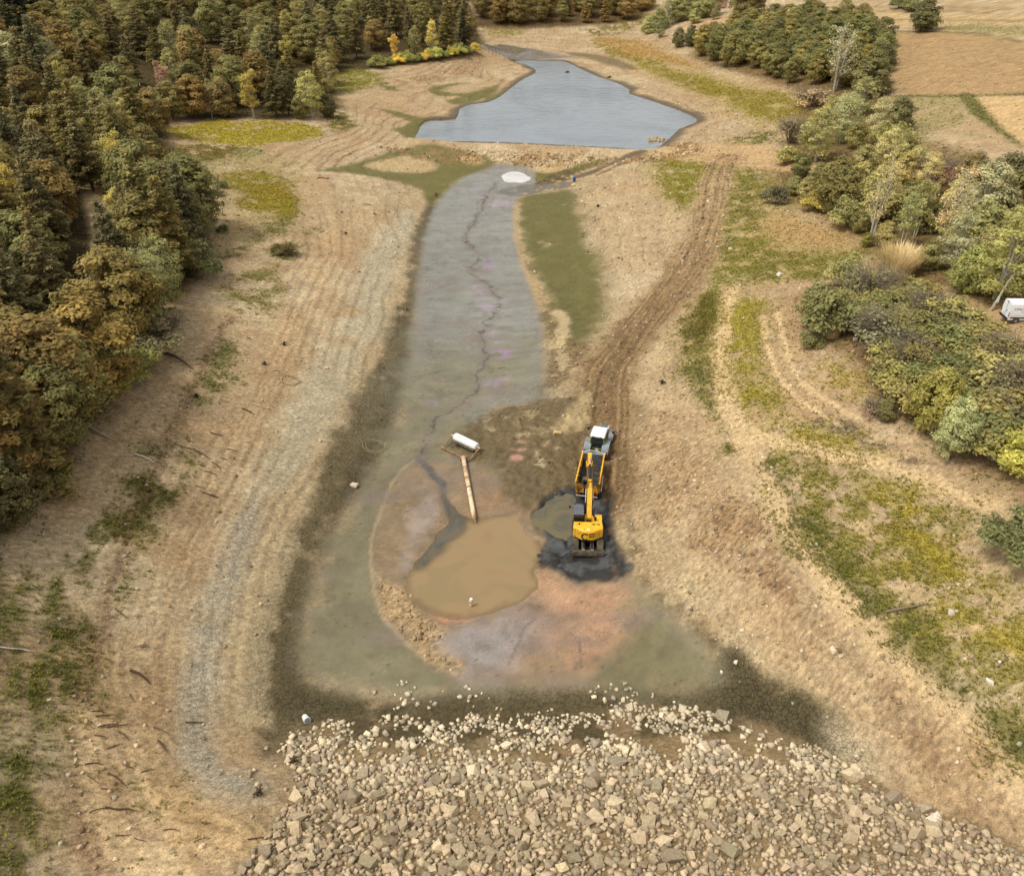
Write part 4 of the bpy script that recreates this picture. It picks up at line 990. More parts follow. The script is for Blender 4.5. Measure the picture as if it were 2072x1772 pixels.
def plant(kind, x, y, h, col, label, group=None, wide=1.0, var=None, sink=.0):
    r = random.Random(_tn[0] * 31 + 5); _tn[0] += 1
    vs = V_[kind]; me, tr = vs[(var if var is not None else r.randrange(len(vs))) % len(vs)]
    k = h / BASE_H[kind]
    t = empty(TNAME[kind], (x, y, ground_z(float(x), float(y)) - sink), r.uniform(0, 6.28))
    t.scale = (k * wide, k * wide, k); t.rotation_euler.x = r.uniform(-.04, .04); t.rotation_euler.y = r.uniform(-.04, .04)
    parts = [('crown' if kind not in ('shrub', 'twiggy', 'reeds') else 'blades' if kind == 'reeds' else 'foliage', me)]
    if tr: parts.append(('trunk' if kind not in ('shrub', 'twiggy') else 'stems', tr))
    for nm, m_ in parts:
        o = bpy.data.objects.new(nm, m_); link(o, t)
        j = r.uniform(.86, 1.14); w_ = r.uniform(-.05, .05)
        c = lin(*col); g_ = (c[0] * .3 + c[1] * .6 + c[2] * .1); c = [q + (g_ - q) * .13 for q in c[:3]]; j *= 2.15 if nm != 'trunk' else 1; o.color = (c[0] * j * (1 + w_), c[1] * j, c[2] * j * (1 - w_), 1)
    return tag(t, label, TCAT.get(kind, 'tree'), group)
def plant_px(kind, u, v, h, col, label, group=None, wide=1.0, var=None):
    p = hit(u, v); return plant(kind, p[0], p[1], h, col, label, group, wide, var)

OLIVE, BROWN, PINEC, PINEG, LIGHT, YELLOW, GREY, DARK = (119,107,52), (127,107,52), (113,102,58), (110,103,64), (136,128,70), (160,146,66), (150,142,100), (84,82,58)
def proj(x, y, z):
    dy, dz = y, z - CAM_H
    dep = dy * CT - dz * ST
    return UC + x / dep * F, VC - (dy * ST + dz * CT) / dep * F
def scatter(px, n_max, dmin, pick, seed, avoid=None, edge=0.0):
    P = smooth_poly(hits(px), n=1); rng = random.Random(seed); pts = []
    lo, hi = P.min(0), P.max(0); nr = np.random.default_rng(seed)
    cx, cy = nr.uniform(lo[0], hi[0], 26000), nr.uniform(lo[1], hi[1], 26000)
    gz = ground_z(cx, cy); U, Vv = proj(cx, cy, gz); U2, V2 = proj(cx, cy, gz + 11)
    ok = (poly_sd(cx, cy, P) > edge) & (U > -110) & (U < 2180) & (V2 < 1800) & (Vv > -30)
    for x, y, g, u, v in zip(cx[ok].tolist(), cy[ok].tolist(), gz[ok].tolist(), U[ok].tolist(), Vv[ok].tolist()):
        if len(pts) >= n_max: break
        dm = dmin(y)
        if any((x - a) ** 2 + (y - b) ** 2 < dm * dm for a, b in pts): continue
        pts.append((x, y))
        sp = pick(rng, u, v, x, y)
        if sp is None: continue
        kind, h, col, lab, grp, wd = sp
        if avoid:
            _, vt = proj(x, y, g + h); rad = 2.4 * wd * h / 10 / math.hypot(y, CAM_H) * F * .8
            if any(u + rad > a and u - rad < b and vt < d_ and v > c for a, b, c, d_ in avoid): continue
        plant(kind, x, y, h, col, lab, grp, wd)
    return len(pts)

LBL = {
 'pine': ('layered grey-brown pine standing in the dense wood along the left bank', 'pines in the left bank wood'),
 'oak': ('rounded olive-brown oak standing in the dense wood along the left bank', 'oaks in the left bank wood'),
 'willow': ('soft pale green broadleaf tree rising among the left bank wood', 'pale trees in the left bank wood'),
 'loose': ('thin yellowish poplar rising among the left bank wood', 'poplars in the left bank wood'),
}
def lab(kind, u, v, h, col):
    area = ('in the wood below the woodland path' if v > 600 else 'in the wood beside the woodland path' if v > 400 else 'in the left wood above the path' if v > 255 else
            ('in the middle wood behind the yellow meadow' if u > 240 else 'in the left wood below the top corner') if v > 130 else ('in the upper wood towards the eroded point' if u > 620 else 'in the upper wood at the top edge' if u > 250 else 'in the top left corner of the wood'))
    size = 'tall' if h > 13 else 'medium' if h > 11 else 'low'
    hue = 'brown' if col == BROWN else 'olive' if col in (OLIVE, PINEC) else 'grey-green' if col == PINEG else 'green' if kind != 'loose' else 'yellowish'
    nm = {'pine': 'layered pine', 'oak': 'rounded oak', 'willow': 'soft-crowned broadleaf tree', 'loose': 'thin poplar'}[kind]
    return f'{size} {hue} {nm} {area}', f'{size} {hue} {nm}s {area}'
def pick_left(rng, u, v, x, y):
    s = pick_left0(rng, u, v, x, y)
    return (*s[:3], *lab(s[0], u, v, s[1], s[2]), s[5])
def pick_left0(rng, u, v, x, y):
    q = rng.random(); near = v > 330
    if q < (.58 if near else .34): return ('pine', rng.uniform(11, 15.5), rng.choice([PINEC, PINEC, PINEG, OLIVE]), *LBL['pine'], rng.uniform(1.1, 1.4))
    if q < (.90 if near else .76): return ('oak', rng.uniform(9, 13.5), rng.choice([OLIVE, OLIVE, BROWN, (112,106,54)]), *LBL['oak'], rng.uniform(1.15, 1.5))
    if q < (.93 if near else .95) or (v < 150 and q < .98): return ('willow', rng.uniform(8.5, 12), rng.choice([LIGHT, (142,132,70)]), *LBL['willow'], rng.uniform(.9, 1.15))
    return ('loose', rng.uniform(9, 13), rng.choice([YELLOW, LIGHT]), *LBL['loose'], 1.0)
AV = [(178, 230, 392, 590), (345, 660, 246, 300)]
nl = scatter([(-200,330),(-220,1160),(0,1075),(70,985),(150,900),(215,810),(280,705),(320,625),(385,545),(408,470),(400,400),(372,330),(330,262),(250,250),(150,300)], 170, lambda y: 3.6 + y * .010, pick_left, 3, AV)
nl2 = scatter([(-120,310),(100,270),(260,246),(350,232),(500,230),(650,222),(680,150),(740,128),(850,112),(950,98),(960,40),(930,0),(880,-30),(-100,-30)], 215, lambda y: 3.9 + y * .0105, pick_left, 4, AV)
LB2 = ('olive-brown oak standing in the far wood behind the lake head', 'trees in the far wood')
nl3 = scatter([(985,46),(1080,50),(1240,46),(1290,38),(1310,20),(1290,-20),(960,-20),(955,20)], 60, lambda y: 8.0, lambda r, u, v, x, y: (r.choice(['oak', 'oak', 'bush_oak', 'pine']), r.uniform(9, 13), r.choice([OLIVE, BROWN, (140,118,62)]), *LB2, 1.25), 5)
def lab3(u, v):
    a = ('at its lakeward end', 'left of its middle', 'in its middle', 'behind the pale birch', 'at its field end')[min(int((u - 1390) / 85), 4)]; b = 'front row' if v > 128 else 'middle' if v > 95 else 'back row'
    return f'green-brown oak in the {b} of the right bank wood, {a}', f'right wood oaks, {b}, {a}'
LB3 = ('green-brown oak standing in the right bank wood below the ploughed field', 'oaks in the right bank wood')
nl4 = scatter([(1396,112),(1440,128),(1500,140),(1560,166),(1620,182),(1660,182),(1720,178),(1785,186),(1800,160),(1780,100),(1740,62),(1700,60),(1640,52),(1560,64),(1480,80),(1410,90)], 78, lambda y: 4.9, lambda r, u, v, x, y: (r.choice(['oak', 'bush_oak', 'bush_oak', 'oak']), r.uniform(7.5, 11), r.choice([(122,114,56), (116,112,58), (132,118,54), (110,104,54)]), *lab3(u, v), 1.25), 6)
print('forest', nl, nl2, nl3, nl4)
# ------------------------------------------------------------------ stones, weeds, driftwood
def tint_mat(name, rough=.9, noise=.22, nscale=6.0, bump=.3):
    m = bpy.data.materials.new(name); m.use_nodes = True
    N, L = m.node_tree.nodes, m.node_tree.links; b = N['Principled BSDF']; b.inputs['Roughness'].default_value = rough; b.inputs['Specular IOR Level'].default_value = .25
    oi = N.new('ShaderNodeObjectInfo'); a = N.new('ShaderNodeAttribute'); a.attribute_name = 'tint'; g = N.new('ShaderNodeNewGeometry')
    mu = N.new('ShaderNodeVectorMath'); mu.operation = 'MULTIPLY'; L.new(oi.outputs['Color'], mu.inputs[0]); L.new(a.outputs['Color'], mu.inputs[1])
    n = N.new('ShaderNodeTexNoise'); n.inputs['Scale'].default_value = nscale; n.inputs['Detail'].default_value = 3; L.new(g.outputs['Position'], n.inputs['Vector'])
    r = N.new('ShaderNodeMapRange'); r.inputs['From Min'].default_value = .3; r.inputs['From Max'].default_value = .7; r.inputs['To Min'].default_value = 1 - noise; r.inputs['To Max'].default_value = 1 + noise; L.new(n.outputs['Fac'], r.inputs['Value'])
    s = N.new('ShaderNodeVectorMath'); s.operation = 'SCALE'; L.new(mu.outputs[0], s.inputs[0]); L.new(r.outputs[0], s.inputs['Scale']); L.new(s.outputs[0], b.inputs['Base Color'])
    return m
M_STONE = tint_mat('riprap_stone')
def hull_rock(seed, n=11, flat=.62):
    rng = np.random.default_rng(seed); bm = bmesh.new()
    K = np.array([(i, j, k) for i in (-1, 1) for j in (-1, 1) for k in (-1, 1)], float) * rng.uniform(.35, 1.0, (8, 3))
    if n > 8: K = np.concatenate([K, unit(rng.normal(size=(n - 8, 3))) * rng.uniform(.8, 1.05, (n - 8, 1))])
    P = (K if n >= 8 else unit(rng.normal(size=(n, 3)))) * [.5, .5 * rng.uniform(.6, .95), .5 * flat]
    for p in P: bm.verts.new(p)
    r = bmesh.ops.convex_hull(bm, input=bm.verts)
    bmesh.ops.delete(bm, geom=[v for v in bm.verts if not v.link_faces], context='VERTS')
    bmesh.ops.recalc_face_normals(bm, faces=bm.faces)
    me = bpy.data.meshes.new('stone'); bm.to_mesh(me); bm.free(); me.materials.append(M_STONE)
    vattr(me, 'tint', np.ones((len(me.vertices), 4)))
    V = np.array([v.co[:] for v in me.vertices]); Fc = np.array([p.vertices[:] for p in me.polygons])
    return me, V, Fc
PEB0 = 12
ROCKS = [hull_rock(200 + i, 9 + i % 4, .62 + .08 * (i % 4)) for i in range(12)] + [hull_rock(300 + i, 6, .7) for i in range(6)]

def rot_m(rng, n, tilt):
    a = rng.uniform(0, 2 * math.pi, n); t1, t2 = rng.normal(0, tilt, n), rng.normal(0, tilt, n)
    E = [Euler((t1[i], t2[i], a[i])).to_matrix() for i in range(n)]
    return E
def joined(name, mat_, items, parent=None, kind='stuff'):
    """items: (x, y, z, size, Matrix, variant, rgb)"""
    Vs, Fs, Ts, o = [], [], [], 0
    for x, y, z, s, R, k, c in items:
        me, V, Fc = ROCKS[k]; W = V @ np.array(R).T * s + [x, y, z]
        Vs.append(W); Fs.append(Fc + o); o += len(V); Ts.append(np.tile([*c, 1.0], (len(V), 1)))
    ob = mesh_np(name, np.concatenate(Vs), np.concatenate(Fs), mat_, parent)
    vattr(ob.data, 'tint', np.concatenate(Ts)); ob['kind'] = kind
    return ob

RIP = tag(empty('riprap_slope', (4, 34, ground_z(4.0, 34.0))), 'slope of pale angular riprap stones facing the drained basin', 'riprap')
rng = np.random.default_rng(77); items = []; cell = {}
def free(x, y, r):
    i, j = int(x // 1.0), int(y // 1.0)
    for a in (-1, 0, 1):
        for b in (-1, 0, 1):
            for X, Y, R in cell.get((i + a, j + b), ()):
                if (X - x) ** 2 + (Y - y) ** 2 < ((R + r) * .74) ** 2: return False
    return True
N_TRY = [(260, .95, 1.45), (3200, .62, .92), (15000, .42, .62), (42000, .22, .42)]
for ntry, s0, s1 in N_TRY:
    xs = rng.uniform(-26, 46, ntry); ys = rng.uniform(23, 49.5, ntry); ss = rng.uniform(s0, s1, ntry)
    dm = bil(GX, GY, DAM, xs, ys); gz = ground_z(xs, ys)
    uu, vv = proj(xs, ys, gz)
    belt = np.clip(1 - np.abs(ys - 46.8 - .15 * np.sin(xs)) / 1.7, 0, 1) * (np.abs(xs - 1) < 13.5) * .15
    rock2 = fbm(xs, ys, 3.0, 3, 130)
    p = np.maximum(sstep(.40, .95, dm + (rock2 - .5) * 1.5) * np.where(ys > 38.5, sstep(.28, .56, rock2) * (.34 + .66 * sstep(44.2, 38.0, ys)) + .06, 1.0), belt * sstep(.42, .6, rock2))
    p = np.where((ys > 43) & (ss > .8), p * .35, p)
    ok = (rng.random(ntry) < p) & (uu > -30) & (uu < 2110) & (vv < 1810)
    for x, y, s, z in zip(xs[ok], ys[ok], ss[ok], gz[ok]):
        if not free(x, y, s * .42): continue
        cell.setdefault((int(x // 1.0), int(y // 1.0)), []).append((x, y, s * .42))
        up = np.clip((y - 33) / 9, 0, 1)
        c = np.array([180, 160, 128]) * (1 - up) + np.array([204, 187, 155]) * up
        c = c * rng.uniform(.76, 1.14) * (1 + rng.uniform(-.012, .012, 3)); c = np.clip(c, 0, 250)
        items.append((x, y, z + s * (.14 if y < 42 else .06), s, None, int(rng.integers(12)), lin(*c)[:3]))
Rm = rot_m(rng, len(items), .32)
items = [(*a[:4], Rm[i], *a[5:]) for i, a in enumerate(items)]
def shown(a):
    u, v = proj(a[0], a[1], a[2])
    return a[3] / math.sqrt(a[0] ** 2 + a[1] ** 2 + (CAM_H - a[2]) ** 2) * (1 if -5 < u < 2077 and v < 1775 else .3)
order = sorted(range(len(items)), key=lambda i: -shown(items[i]))
for i in order[:300]:
    x, y, z, s, R, k, c = items[i]
    o = bpy.data.objects.new('stone', ROCKS[k][0]); link(o, RIP)
    o.matrix_parent_inverse = Matrix.Translation(-RIP.location)
    o.matrix_basis = Matrix.Translation((x, y, z)) @ R.to_4x4() @ Matrix.Scale(s, 4); o.color = (*c, 1)
rest = [items[i] for i in order[300:]]
js = joined('small_stones', M_STONE, rest, RIP); js.matrix_parent_inverse = Matrix.Translation(-RIP.location)
print('riprap', len(items))

# loose pebbles on track, banks and weir
def sample_grid(W, n, seed):
    """random ground points with probability per area given by grid weights W"""
    rng = np.random.default_rng(seed)
    ax = np.gradient(GX)[None, :]; ay = np.gradient(GY)[:, None]
    dep = np.sqrt(XX ** 2 + YY ** 2 + CAM_H ** 2)
    p = (W * ax * ay * np.minimum(1, (95 / dep)) ** 1.6)
    U, Vv = proj(XX, YY, ZZ); p = p * ((U > -60) & (U < 2130) & (Vv < 1830) & (Vv > -20))
    p = p.ravel(); p /= p.sum()
    k = rng.choice(len(p), n, p=p)
    j, i = np.divmod(k, XX.shape[1])
    x = GX[i] + rng.uniform(-.5, .5, n) * np.gradient(GX)[i]; y = GY[j] + rng.uniform(-.5, .5, n) * np.gradient(GY)[j]
    return x, y, k, rng
bankw = np.clip(.09 * sstep(1.0, 2.5, ZZ) * (1 - sstep(9, 12, ZZ)) * (XX > 8) + .035 * (ZZ > 1.0), 0, 1) * (YY < 260)
W = (GVL * .9 + bankw) * (1 - DAM) * (WET < .22)
x, y, k, rng = sample_grid(W, 24000, 301)
s = .08 + .40 * rng.random(len(x)) ** 6.0; s *= np.where(y > 130, 1.5, 1)
z = ground_z(x, y); Rm = rot_m(rng, len(x), .5); base = RGB.reshape(-1, 3)[k]
c = np.clip(base * rng.uniform(.75, 1.15, (len(x), 1)) + rng.uniform(0, .30, (len(x), 1)) * [1, .9, .74] * (rng.random((len(x), 1)) < .55), 0, .75)
joined('loose_pebbles', M_STONE, [(x[i], y[i], z[i] + s[i] * .1, s[i], Rm[i], 12 + int(rng.integers(6)) if s[i] < .3 else int(rng.integers(12)), c[i]) for i in range(len(x))])

# weeds and grass tufts
x, y, k, rng = sample_grid(np.clip(GRS, 0, 1) ** 1.25 * (TRACK_D > 2), 90000, 302)
n = len(x); z = ground_z(x, y); ye = np.clip(YEL.ravel()[k] + rng.normal(0, .18, n), 0, 1)
base = RGB.reshape(-1, 3)[k]
dark = np.array(lin(108, 112, 48)[:3]); yel = np.array(lin(196, 176, 54)[:3])
col = (dark * (1 - ye[:, None]) + yel * ye[:, None]) * .62 + base * .38
col = col * rng.uniform(.8, 1.4, (n, 1))
h = rng.uniform(.08, .24, n) * np.where(y > 150, 1.35, 1.0); w_ = rng.uniform(.10, .24, n) * np.where(y > 150, 1.5, 1.0)
B = 4; a = rng.uniform(0, 2 * math.pi, (n, B)); 
V = np.zeros((n, B, 3, 3)); 
dx, dy = np.cos(a), np.sin(a)
V[:, :, 0, 0] = x[:, None] - dy * .05; V[:, :, 0, 1] = y[:, None] + dx * .05; V[:, :, 0, 2] = z[:, None] - .02
V[:, :, 1, 0] = x[:, None] + dy * .09 + dx * w_[:, None] * .5; V[:, :, 1, 1] = y[:, None] - dx * .09 + dy * w_[:, None] * .5; V[:, :, 1, 2] = z[:, None] + h[:, None] * .45
V[:, :, 2, 0] = x[:, None] + dx * w_[:, None] * 1.3; V[:, :, 2, 1] = y[:, None] + dy * w_[:, None] * 1.3; V[:, :, 2, 2] = z[:, None] + h[:, None] * rng.uniform(.5, 1.1, (n, B))
gr = mesh_np('grass_tufts', V.reshape(-1, 3), np.arange(n * B * 3).reshape(-1, 3), M_LEAF)
vattr(gr.data, 'tint', np.concatenate([np.repeat(col, B * 3, axis=0), np.ones((n * B * 3, 1))], 1)); gr.color = (1, 1, 1, 1)
tag(gr, 'low weeds and grass growing in patches on the banks', 'grass', kind='stuff')

# driftwood
M_DRIFT = tint_mat('driftwood', .9, .25, 9)
def stick_mesh(seed, twigs):
    r = random.Random(seed); mb = MB()
    pts = [(-.5, 0, .03), (-.15, r.uniform(-.06, .06), .07), (.2, r.uniform(-.06, .06), .06), (.5, r.uniform(-.05, .05), .03)]
    mb.tube(pts, [.040, .036, .028, .012], 6)
    for k in range(twigs):
        i = r.randint(1, 2); p = pts[i]; a = r.choice((-1, 1)) * r.uniform(.5, 1.2); l = r.uniform(.16, .34)
        mb.tube([p, (p[0] + math.cos(a) * l, p[1] + math.sin(a) * l, p[2] + r.uniform(.02, .14))], [.02, .006], 5)
    me = bpy.data.meshes.new('driftwood_branch'); mb.bm.to_mesh(me); mb.bm.free(); me.materials.append(M_DRIFT); vattr(me, 'tint', np.ones((len(me.vertices), 4))); return me
def stump_mesh(seed):
    r = random.Random(seed); mb = MB()
    mb.tube([(0, 0, -.1), (.03, 0, .3), (.1, .02, .5)], [.16, .13, .08], 8)
    for k in range(7):
        a = k * .9 + r.uniform(-.3, .3); l = r.uniform(.3, .6); mb.tube([(0, 0, .15), (math.cos(a) * l * .5, math.sin(a) * l * .5, .2 + r.uniform(-.05, .15)), (math.cos(a) * l, math.sin(a) * l, r.uniform(-.02, .3))], [.08, .05, .015], 5)
    me = bpy.data.meshes.new('tree_stump'); mb.bm.to_mesh(me); mb.bm.free(); me.materials.append(M_DRIFT); vattr(me, 'tint', np.ones((len(me.vertices), 4))); return me
STICK = [stick_mesh(i, (0, 1, 2, 3)[i % 4]) for i in range(8)]; STUMP = [stump_mesh(i) for i in range(3)]
_sn = [0]
def stick(u, v, length, ang, col, label, group=None, thick=1.0, var=None):
    _sn[0] += 1; p = hit(u, v); k = _sn[0] if var is None else var
    o = bpy.data.objects.new('driftwood_branch', STICK[k % 8]); link(o)
    g1 = ground_z(float(p[0] + math.cos(ang) * length * .4), float(p[1] + math.sin(ang) * length * .4)); g0 = ground_z(float(p[0] - math.cos(ang) * length * .4), float(p[1] - math.sin(ang) * length * .4))
    o.location = (p[0], p[1], (g0 + g1) / 2 + .03); o.rotation_euler = Euler((0, -math.atan2(g1 - g0, length * .8), ang)); o.scale = (length, length * thick, length * thick)
    o.color = lin(*col); return tag(o, label, 'driftwood', group)
def stump(u, v, s, label, group=None, col=(70, 56, 44)):
    _sn[0] += 1; p = hit(u, v); o = bpy.data.objects.new('tree_stump', STUMP[_sn[0] % 3]); link(o); o.location = (p[0], p[1], ground_z(*p)); o.rotation_euler.z = _sn[0] * 1.7; o.scale = (s, s, s); o.color = lin(*col)
    return tag(o, label, 'stump', group)
DK, PL = (84, 66, 50), (206, 196, 178)
stick(363,732,5.0,-.5,(92,76,60),'long dark log lying below the left bank oaks',thick=.8,var=0)
stick(208,880,4.0,-.35,(168,150,128),'pale grey log lying beside the big foreground conifer',thick=.8,var=4)
stick(294,929,2.4,-.15,PL,'short bleached white log on the weedy left bank',thick=1.0,var=0)
stick(381,908,3.2,-.05,(110,88,62),'thin brown branch lying across the tide line',thick=.5,var=1)
stick(31,1315,2.6,.5,PL,'bleached forked branch at the left edge of the frame',thick=.6,var=1)
stick(166,1066,1.6,1.5,(190,178,156),'bleached stick pointing towards the basin among weeds',thick=.7,var=0)
stick(502,834,1.8,-.35,DK,'short dark log on bare sand above the grey silt',thick=1.1,var=0)
stick(1835,1230,3.4,-.02,(124,108,88),'grey log lying in the right bank weeds',thick=.85,var=4)
stick(284,1371,2.0,-.4,(78,60,46),'stout dark log on the bare sand left of the basin',thick=1.5,var=0)
stick(1195,516,2.8,-.7,(176,160,130),'pale curved branch lying on the green mud',thick=.5,var=1)
stick(1016,745,.0+1.2,.1,(90,80,66),'small dark stick stuck in the grey mud channel',thick=.6,var=2)
def AD(u, v): return ', high above the channel' if v < 500 else ', above the grey silt' if v < 800 else ', by the tide line' if v < 1100 else ', in the litter of sticks' if v < 1600 and u < 320 else ', on cracked silt' if v < 1600 else ', near the bottom corner'
GL, GG = 'small dark driftwood stick scattered on the bare left bank', 'driftwood scattered on the left bank'
for u, v, l, a in ((247,1242,1.5,-.4),(330,1512,1.7,-.8),(236,1576,1.6,-.5),(396,1462,1.6,.4),(328,1480,1.4,-.3),(245,1637,2.0,.05),(348,1680,1.1,-.05),(427,1001,1.5,.0),(392,1027,.9,.8),(212,1449,1.2,.6),(219,1469,1.5,.7),(239,1469,1.7,.7),(252,1490,1.3,-.6),
                   (408,919,2.2,-.4),(438,944,1.5,-.6),(428,958,1.4,-.05),(427,1002,1.8,-.1),(505,686,1.2,-.7),(200,1440,1.0,.3),(268,1412,1.0,-.8),(205,1490,1.0,.1),(230,1510,1.0,.9),(190,1545,1.2,.4),(262,1552,1.0,-.2),(222,1598,1.1,.2),(188,1578,1.0,-.5),(300,1560,1.0,.7),(250,1690,1.0,.2),(200,1640,1.2,.8),(285,1700,.9,-.3),(410,1700,1.1,.5),(520,1695,1.2,.4),
                   (745,415,1.8,-.1),(762,436,1.6,-.5),(655,362,2.6,.0),(470,910,1.2,.1),(455,930,1.0,-.2),(405,985,1.0,.1),(560,752,.9,.2),(440,880,1.6,.0)):
    stick(u, v, l, a, (84 + (u % 5) * 5, 66 + (u % 5) * 4, 50 + (u % 5) * 4), GL + AD(u, v), GG + AD(u, v), thick=.9)
stump(575,698,1.1,'dark root stump left of the basin, upper of the pair')
stump(536,738,1.0,'dark root stump left of the basin, lower of the pair')
stump(398,803,1.0,'dark hole in the weeds below the left wood, modelled as a black stump', col=(46, 36, 28))  # stump mesh added to stand in for a dark hole
stump(700,474,1.0,'lone dark stump on the upper left sand bank')
stump(821,627,1.3,'grey root tangle at the edge of the dark silt', col=(128, 108, 84))
stump(883,397,1.6,'brown root mound where the green mud meets the channel', col=(110, 84, 60))
stump(525,1606,1.3,'twisted root on the cracked silt near the riprap', col=(88, 70, 54))
stump(593,1543,1.2,'dark root lump beside the riprap edge', col=(80, 66, 52))
stump(1340,776,1.2,'dark stump on the right bank beside the haul track')
stump(1210,419,1.2,'small dark stump on the sand right of the green mud')
# ------------------------------------------------------------------ machines
MUD = lin(104, 92, 70)
M_YEL = mat('yellow_paint', lin(242, 182, 44), .38, noise=.06, nscale=2, dirt=lin(150, 118, 60), dirt_amt=.22, dscale=1.3)
M_YELD = mat('muddy_yellow_paint', lin(226, 158, 16), .45, noise=.08, nscale=2, dirt=lin(70, 60, 42), dirt_amt=.55, dscale=1.6)
M_BLK = mat('black_steel', lin(34, 34, 34), .5, noise=.2, nscale=4)
M_TYRE = mat('tyre_rubber', lin(44, 43, 42), .85, noise=.2, nscale=6, dirt=lin(96, 84, 66), dirt_amt=.55, dscale=3)
M_MUDDY = mat('mud_caked_steel', lin(112, 100, 78), .85, noise=.3, nscale=5, dirt=lin(62, 56, 46), dirt_amt=.5, dscale=2.5, bump=.4)
M_GREYP = mat('grey_paint', lin(128, 134, 140), .5, noise=.08, nscale=2, dirt=lin(120, 110, 90), dirt_amt=.3)
M_ROOFG = mat('cab_roof_grey', lin(96, 98, 106), .5, noise=.06)
M_GREEN = mat('green_paint', lin(88, 134, 62), .4, noise=.08, dirt=lin(120, 112, 84), dirt_amt=.25)
M_LIME = mat('lime_pillar', lin(128, 140, 40), .45, noise=.05)
M_RED = mat('red_rim', lin(150, 66, 60), .55, noise=.12, nscale=4, dirt=lin(130, 104, 86), dirt_amt=.4, dscale=3)
M_WHITE = mat('white_panel', lin(236, 234, 228), .4, noise=.03)
M_PALEG = mat('pale_grey_panel', lin(192, 196, 196), .5, noise=.06, dirt=lin(150, 140, 120), dirt_amt=.25)
M_CHROME = mat('chrome_rod', lin(226, 226, 224), .22, .6)
M_GLASS = mat('dark_glass', lin(36, 40, 36), .08, spec=.8)
M_LAMPR = mat('red_lamp', lin(150, 40, 34), .3)
M_INNER = mat('worn_steel_bed', lin(46, 47, 45), .6, .2, noise=.25, nscale=2.5, dirt=lin(96, 88, 68), dirt_amt=.4, dscale=1.2)
M_LOGO = mat('dark_green_print', lin(40, 56, 48), .5)
M_DKTXT = mat('dark_print', lin(52, 54, 58), .5)

def thing(name, x, y, heading, label, cat, z=None):
    o = empty(name, (x, y, ground_z(float(x), float(y)) if z is None else z), heading)
    return tag(o, label, cat)
def hull(*pts): return list(pts)

# ---- excavator ---------------------------------------------------------------
EX = thing('tracked_excavator', 8.0, 67.3, math.radians(-3), 'yellow tracked excavator with rear dozer blade reaching its arm over the tipper trailer', 'excavator', z=.05)
def stadium(L_, r, n=8):
    return [(L_ / 2 - r + r * math.sin(math.pi * k / n), r + r * math.cos(math.pi * k / n)) for k in range(n + 1)] + [(-L_ / 2 + r - r * math.sin(math.pi * k / n), r - r * math.cos(math.pi * k / n)) for k in range(n + 1)]
for sx in (-1, 1):
    mb = MB(); mb.prism(stadium(4.5, .48), 'x', sx * 1.2 - .28, sx * 1.2 + .28)
    tr = mb.build('track', M_MUDDY, EX)
    mb = MB()
    for k in range(26):
        mb.box(sx * 1.2, -1.85 + k * .148, .975, .62, .10, .05); mb.box(sx * 1.2, -1.85 + k * .148, -.01, .62, .10, .05)
    for e in (-1, 1):
        for k in range(7):
            a = math.pi * (k + .5) / 7; mb.box(sx * 1.2, e * (1.77 + .49 * math.sin(a)), .48 + .49 * math.cos(a), .62, .06, .12, rot=(-e * a + (0 if e > 0 else 0), 0, 0))
    mb.build('track_shoes', M_MUDDY, tr)
    for e in (-1, 1): MB().lathe([(sx * 1.2 - .30, .34), (sx * 1.2 + .30, .34)], (0, e * 1.77, .48), 'x', 16).build('sprocket', M_BLK, tr)
mb = MB(); mb.box(0, 0, .62, 1.9, 1.9, .5, bev=.05); mb.box(0, 0, .95, 1.3, 1.3, .3)
mb.build('undercarriage', M_BLK, EX)
bl = MB()
prof = [(-2.78, 1.02), (-2.66, .95), (-2.74, .72), (-2.76, .45), (-2.66, .2), (-2.5, .04), (-2.58, .0), (-2.82, .2), (-2.9, .5), (-2.88, .8)]
bl.prism(prof, 'x', -1.5, 1.5)
for sx in (-1.5, 1.5): bl.prism([(-2.92, 0), (-2.45, 0), (-2.6, 1.06), (-2.84, 1.06)], 'x', sx - .03, sx + .03)
blade = bl.build('dozer_blade', M_MUDDY, EX)
for sx in (-.42, .42):
    MB().box(sx, -1.75, .58, .34, 2.0, .26, rot=(.0, 0, 0), bev=.03).build('blade_arm', M_MUDDY, EX)
    MB().tube([(sx * .9, -1.0, .86), (sx * .9, -2.6, .74)], .085, 8).build('blade_cylinder', M_BLK, EX)
    MB().box(sx, -2.62, .78, .26, .22, .22, bev=.03).build('blade_bracket', M_PALEG, EX)
MB().lathe([(1.08, .8), (1.2, .8)], (0, 0, 0), 'z', 24).build('slewing_ring', M_BLK, EX)
def rear_y(x): return -1.62 + .80 * (abs(x) / 1.46) ** 2.2
mb = MB()
xs_ = [-1.46 + 2.92 * k / 20 for k in range(21)]
z0, z1, zt = 1.16, 2.16, 2.36
def cw_ring(z, inset):
    return [Vector((x * (1 - inset * .35), rear_y(x) + inset, z)) for x in xs_]
rings = [cw_ring(z0, .10), cw_ring(z0 + .08, .0), cw_ring(z1, .0), cw_ring(zt - .05, .05), cw_ring(zt, .14)]
bmv = [[mb.bm.verts.new(p) for p in r] + [mb.bm.verts.new((r[-1].x, -.62, r[0].z)), mb.bm.verts.new((r[0].x, -.62, r[0].z))] for r in rings]
for a, b in zip(bmv[:-1], bmv[1:]):
    n = len(a)
    for k in range(n): mb.bm.faces.new((a[k], a[(k + 1) % n], b[(k + 1) % n], b[k]))
mb.bm.faces.new(bmv[-1]); mb.bm.faces.new(bmv[0][::-1])
cw = mb.build('counterweight', M_YEL, EX)
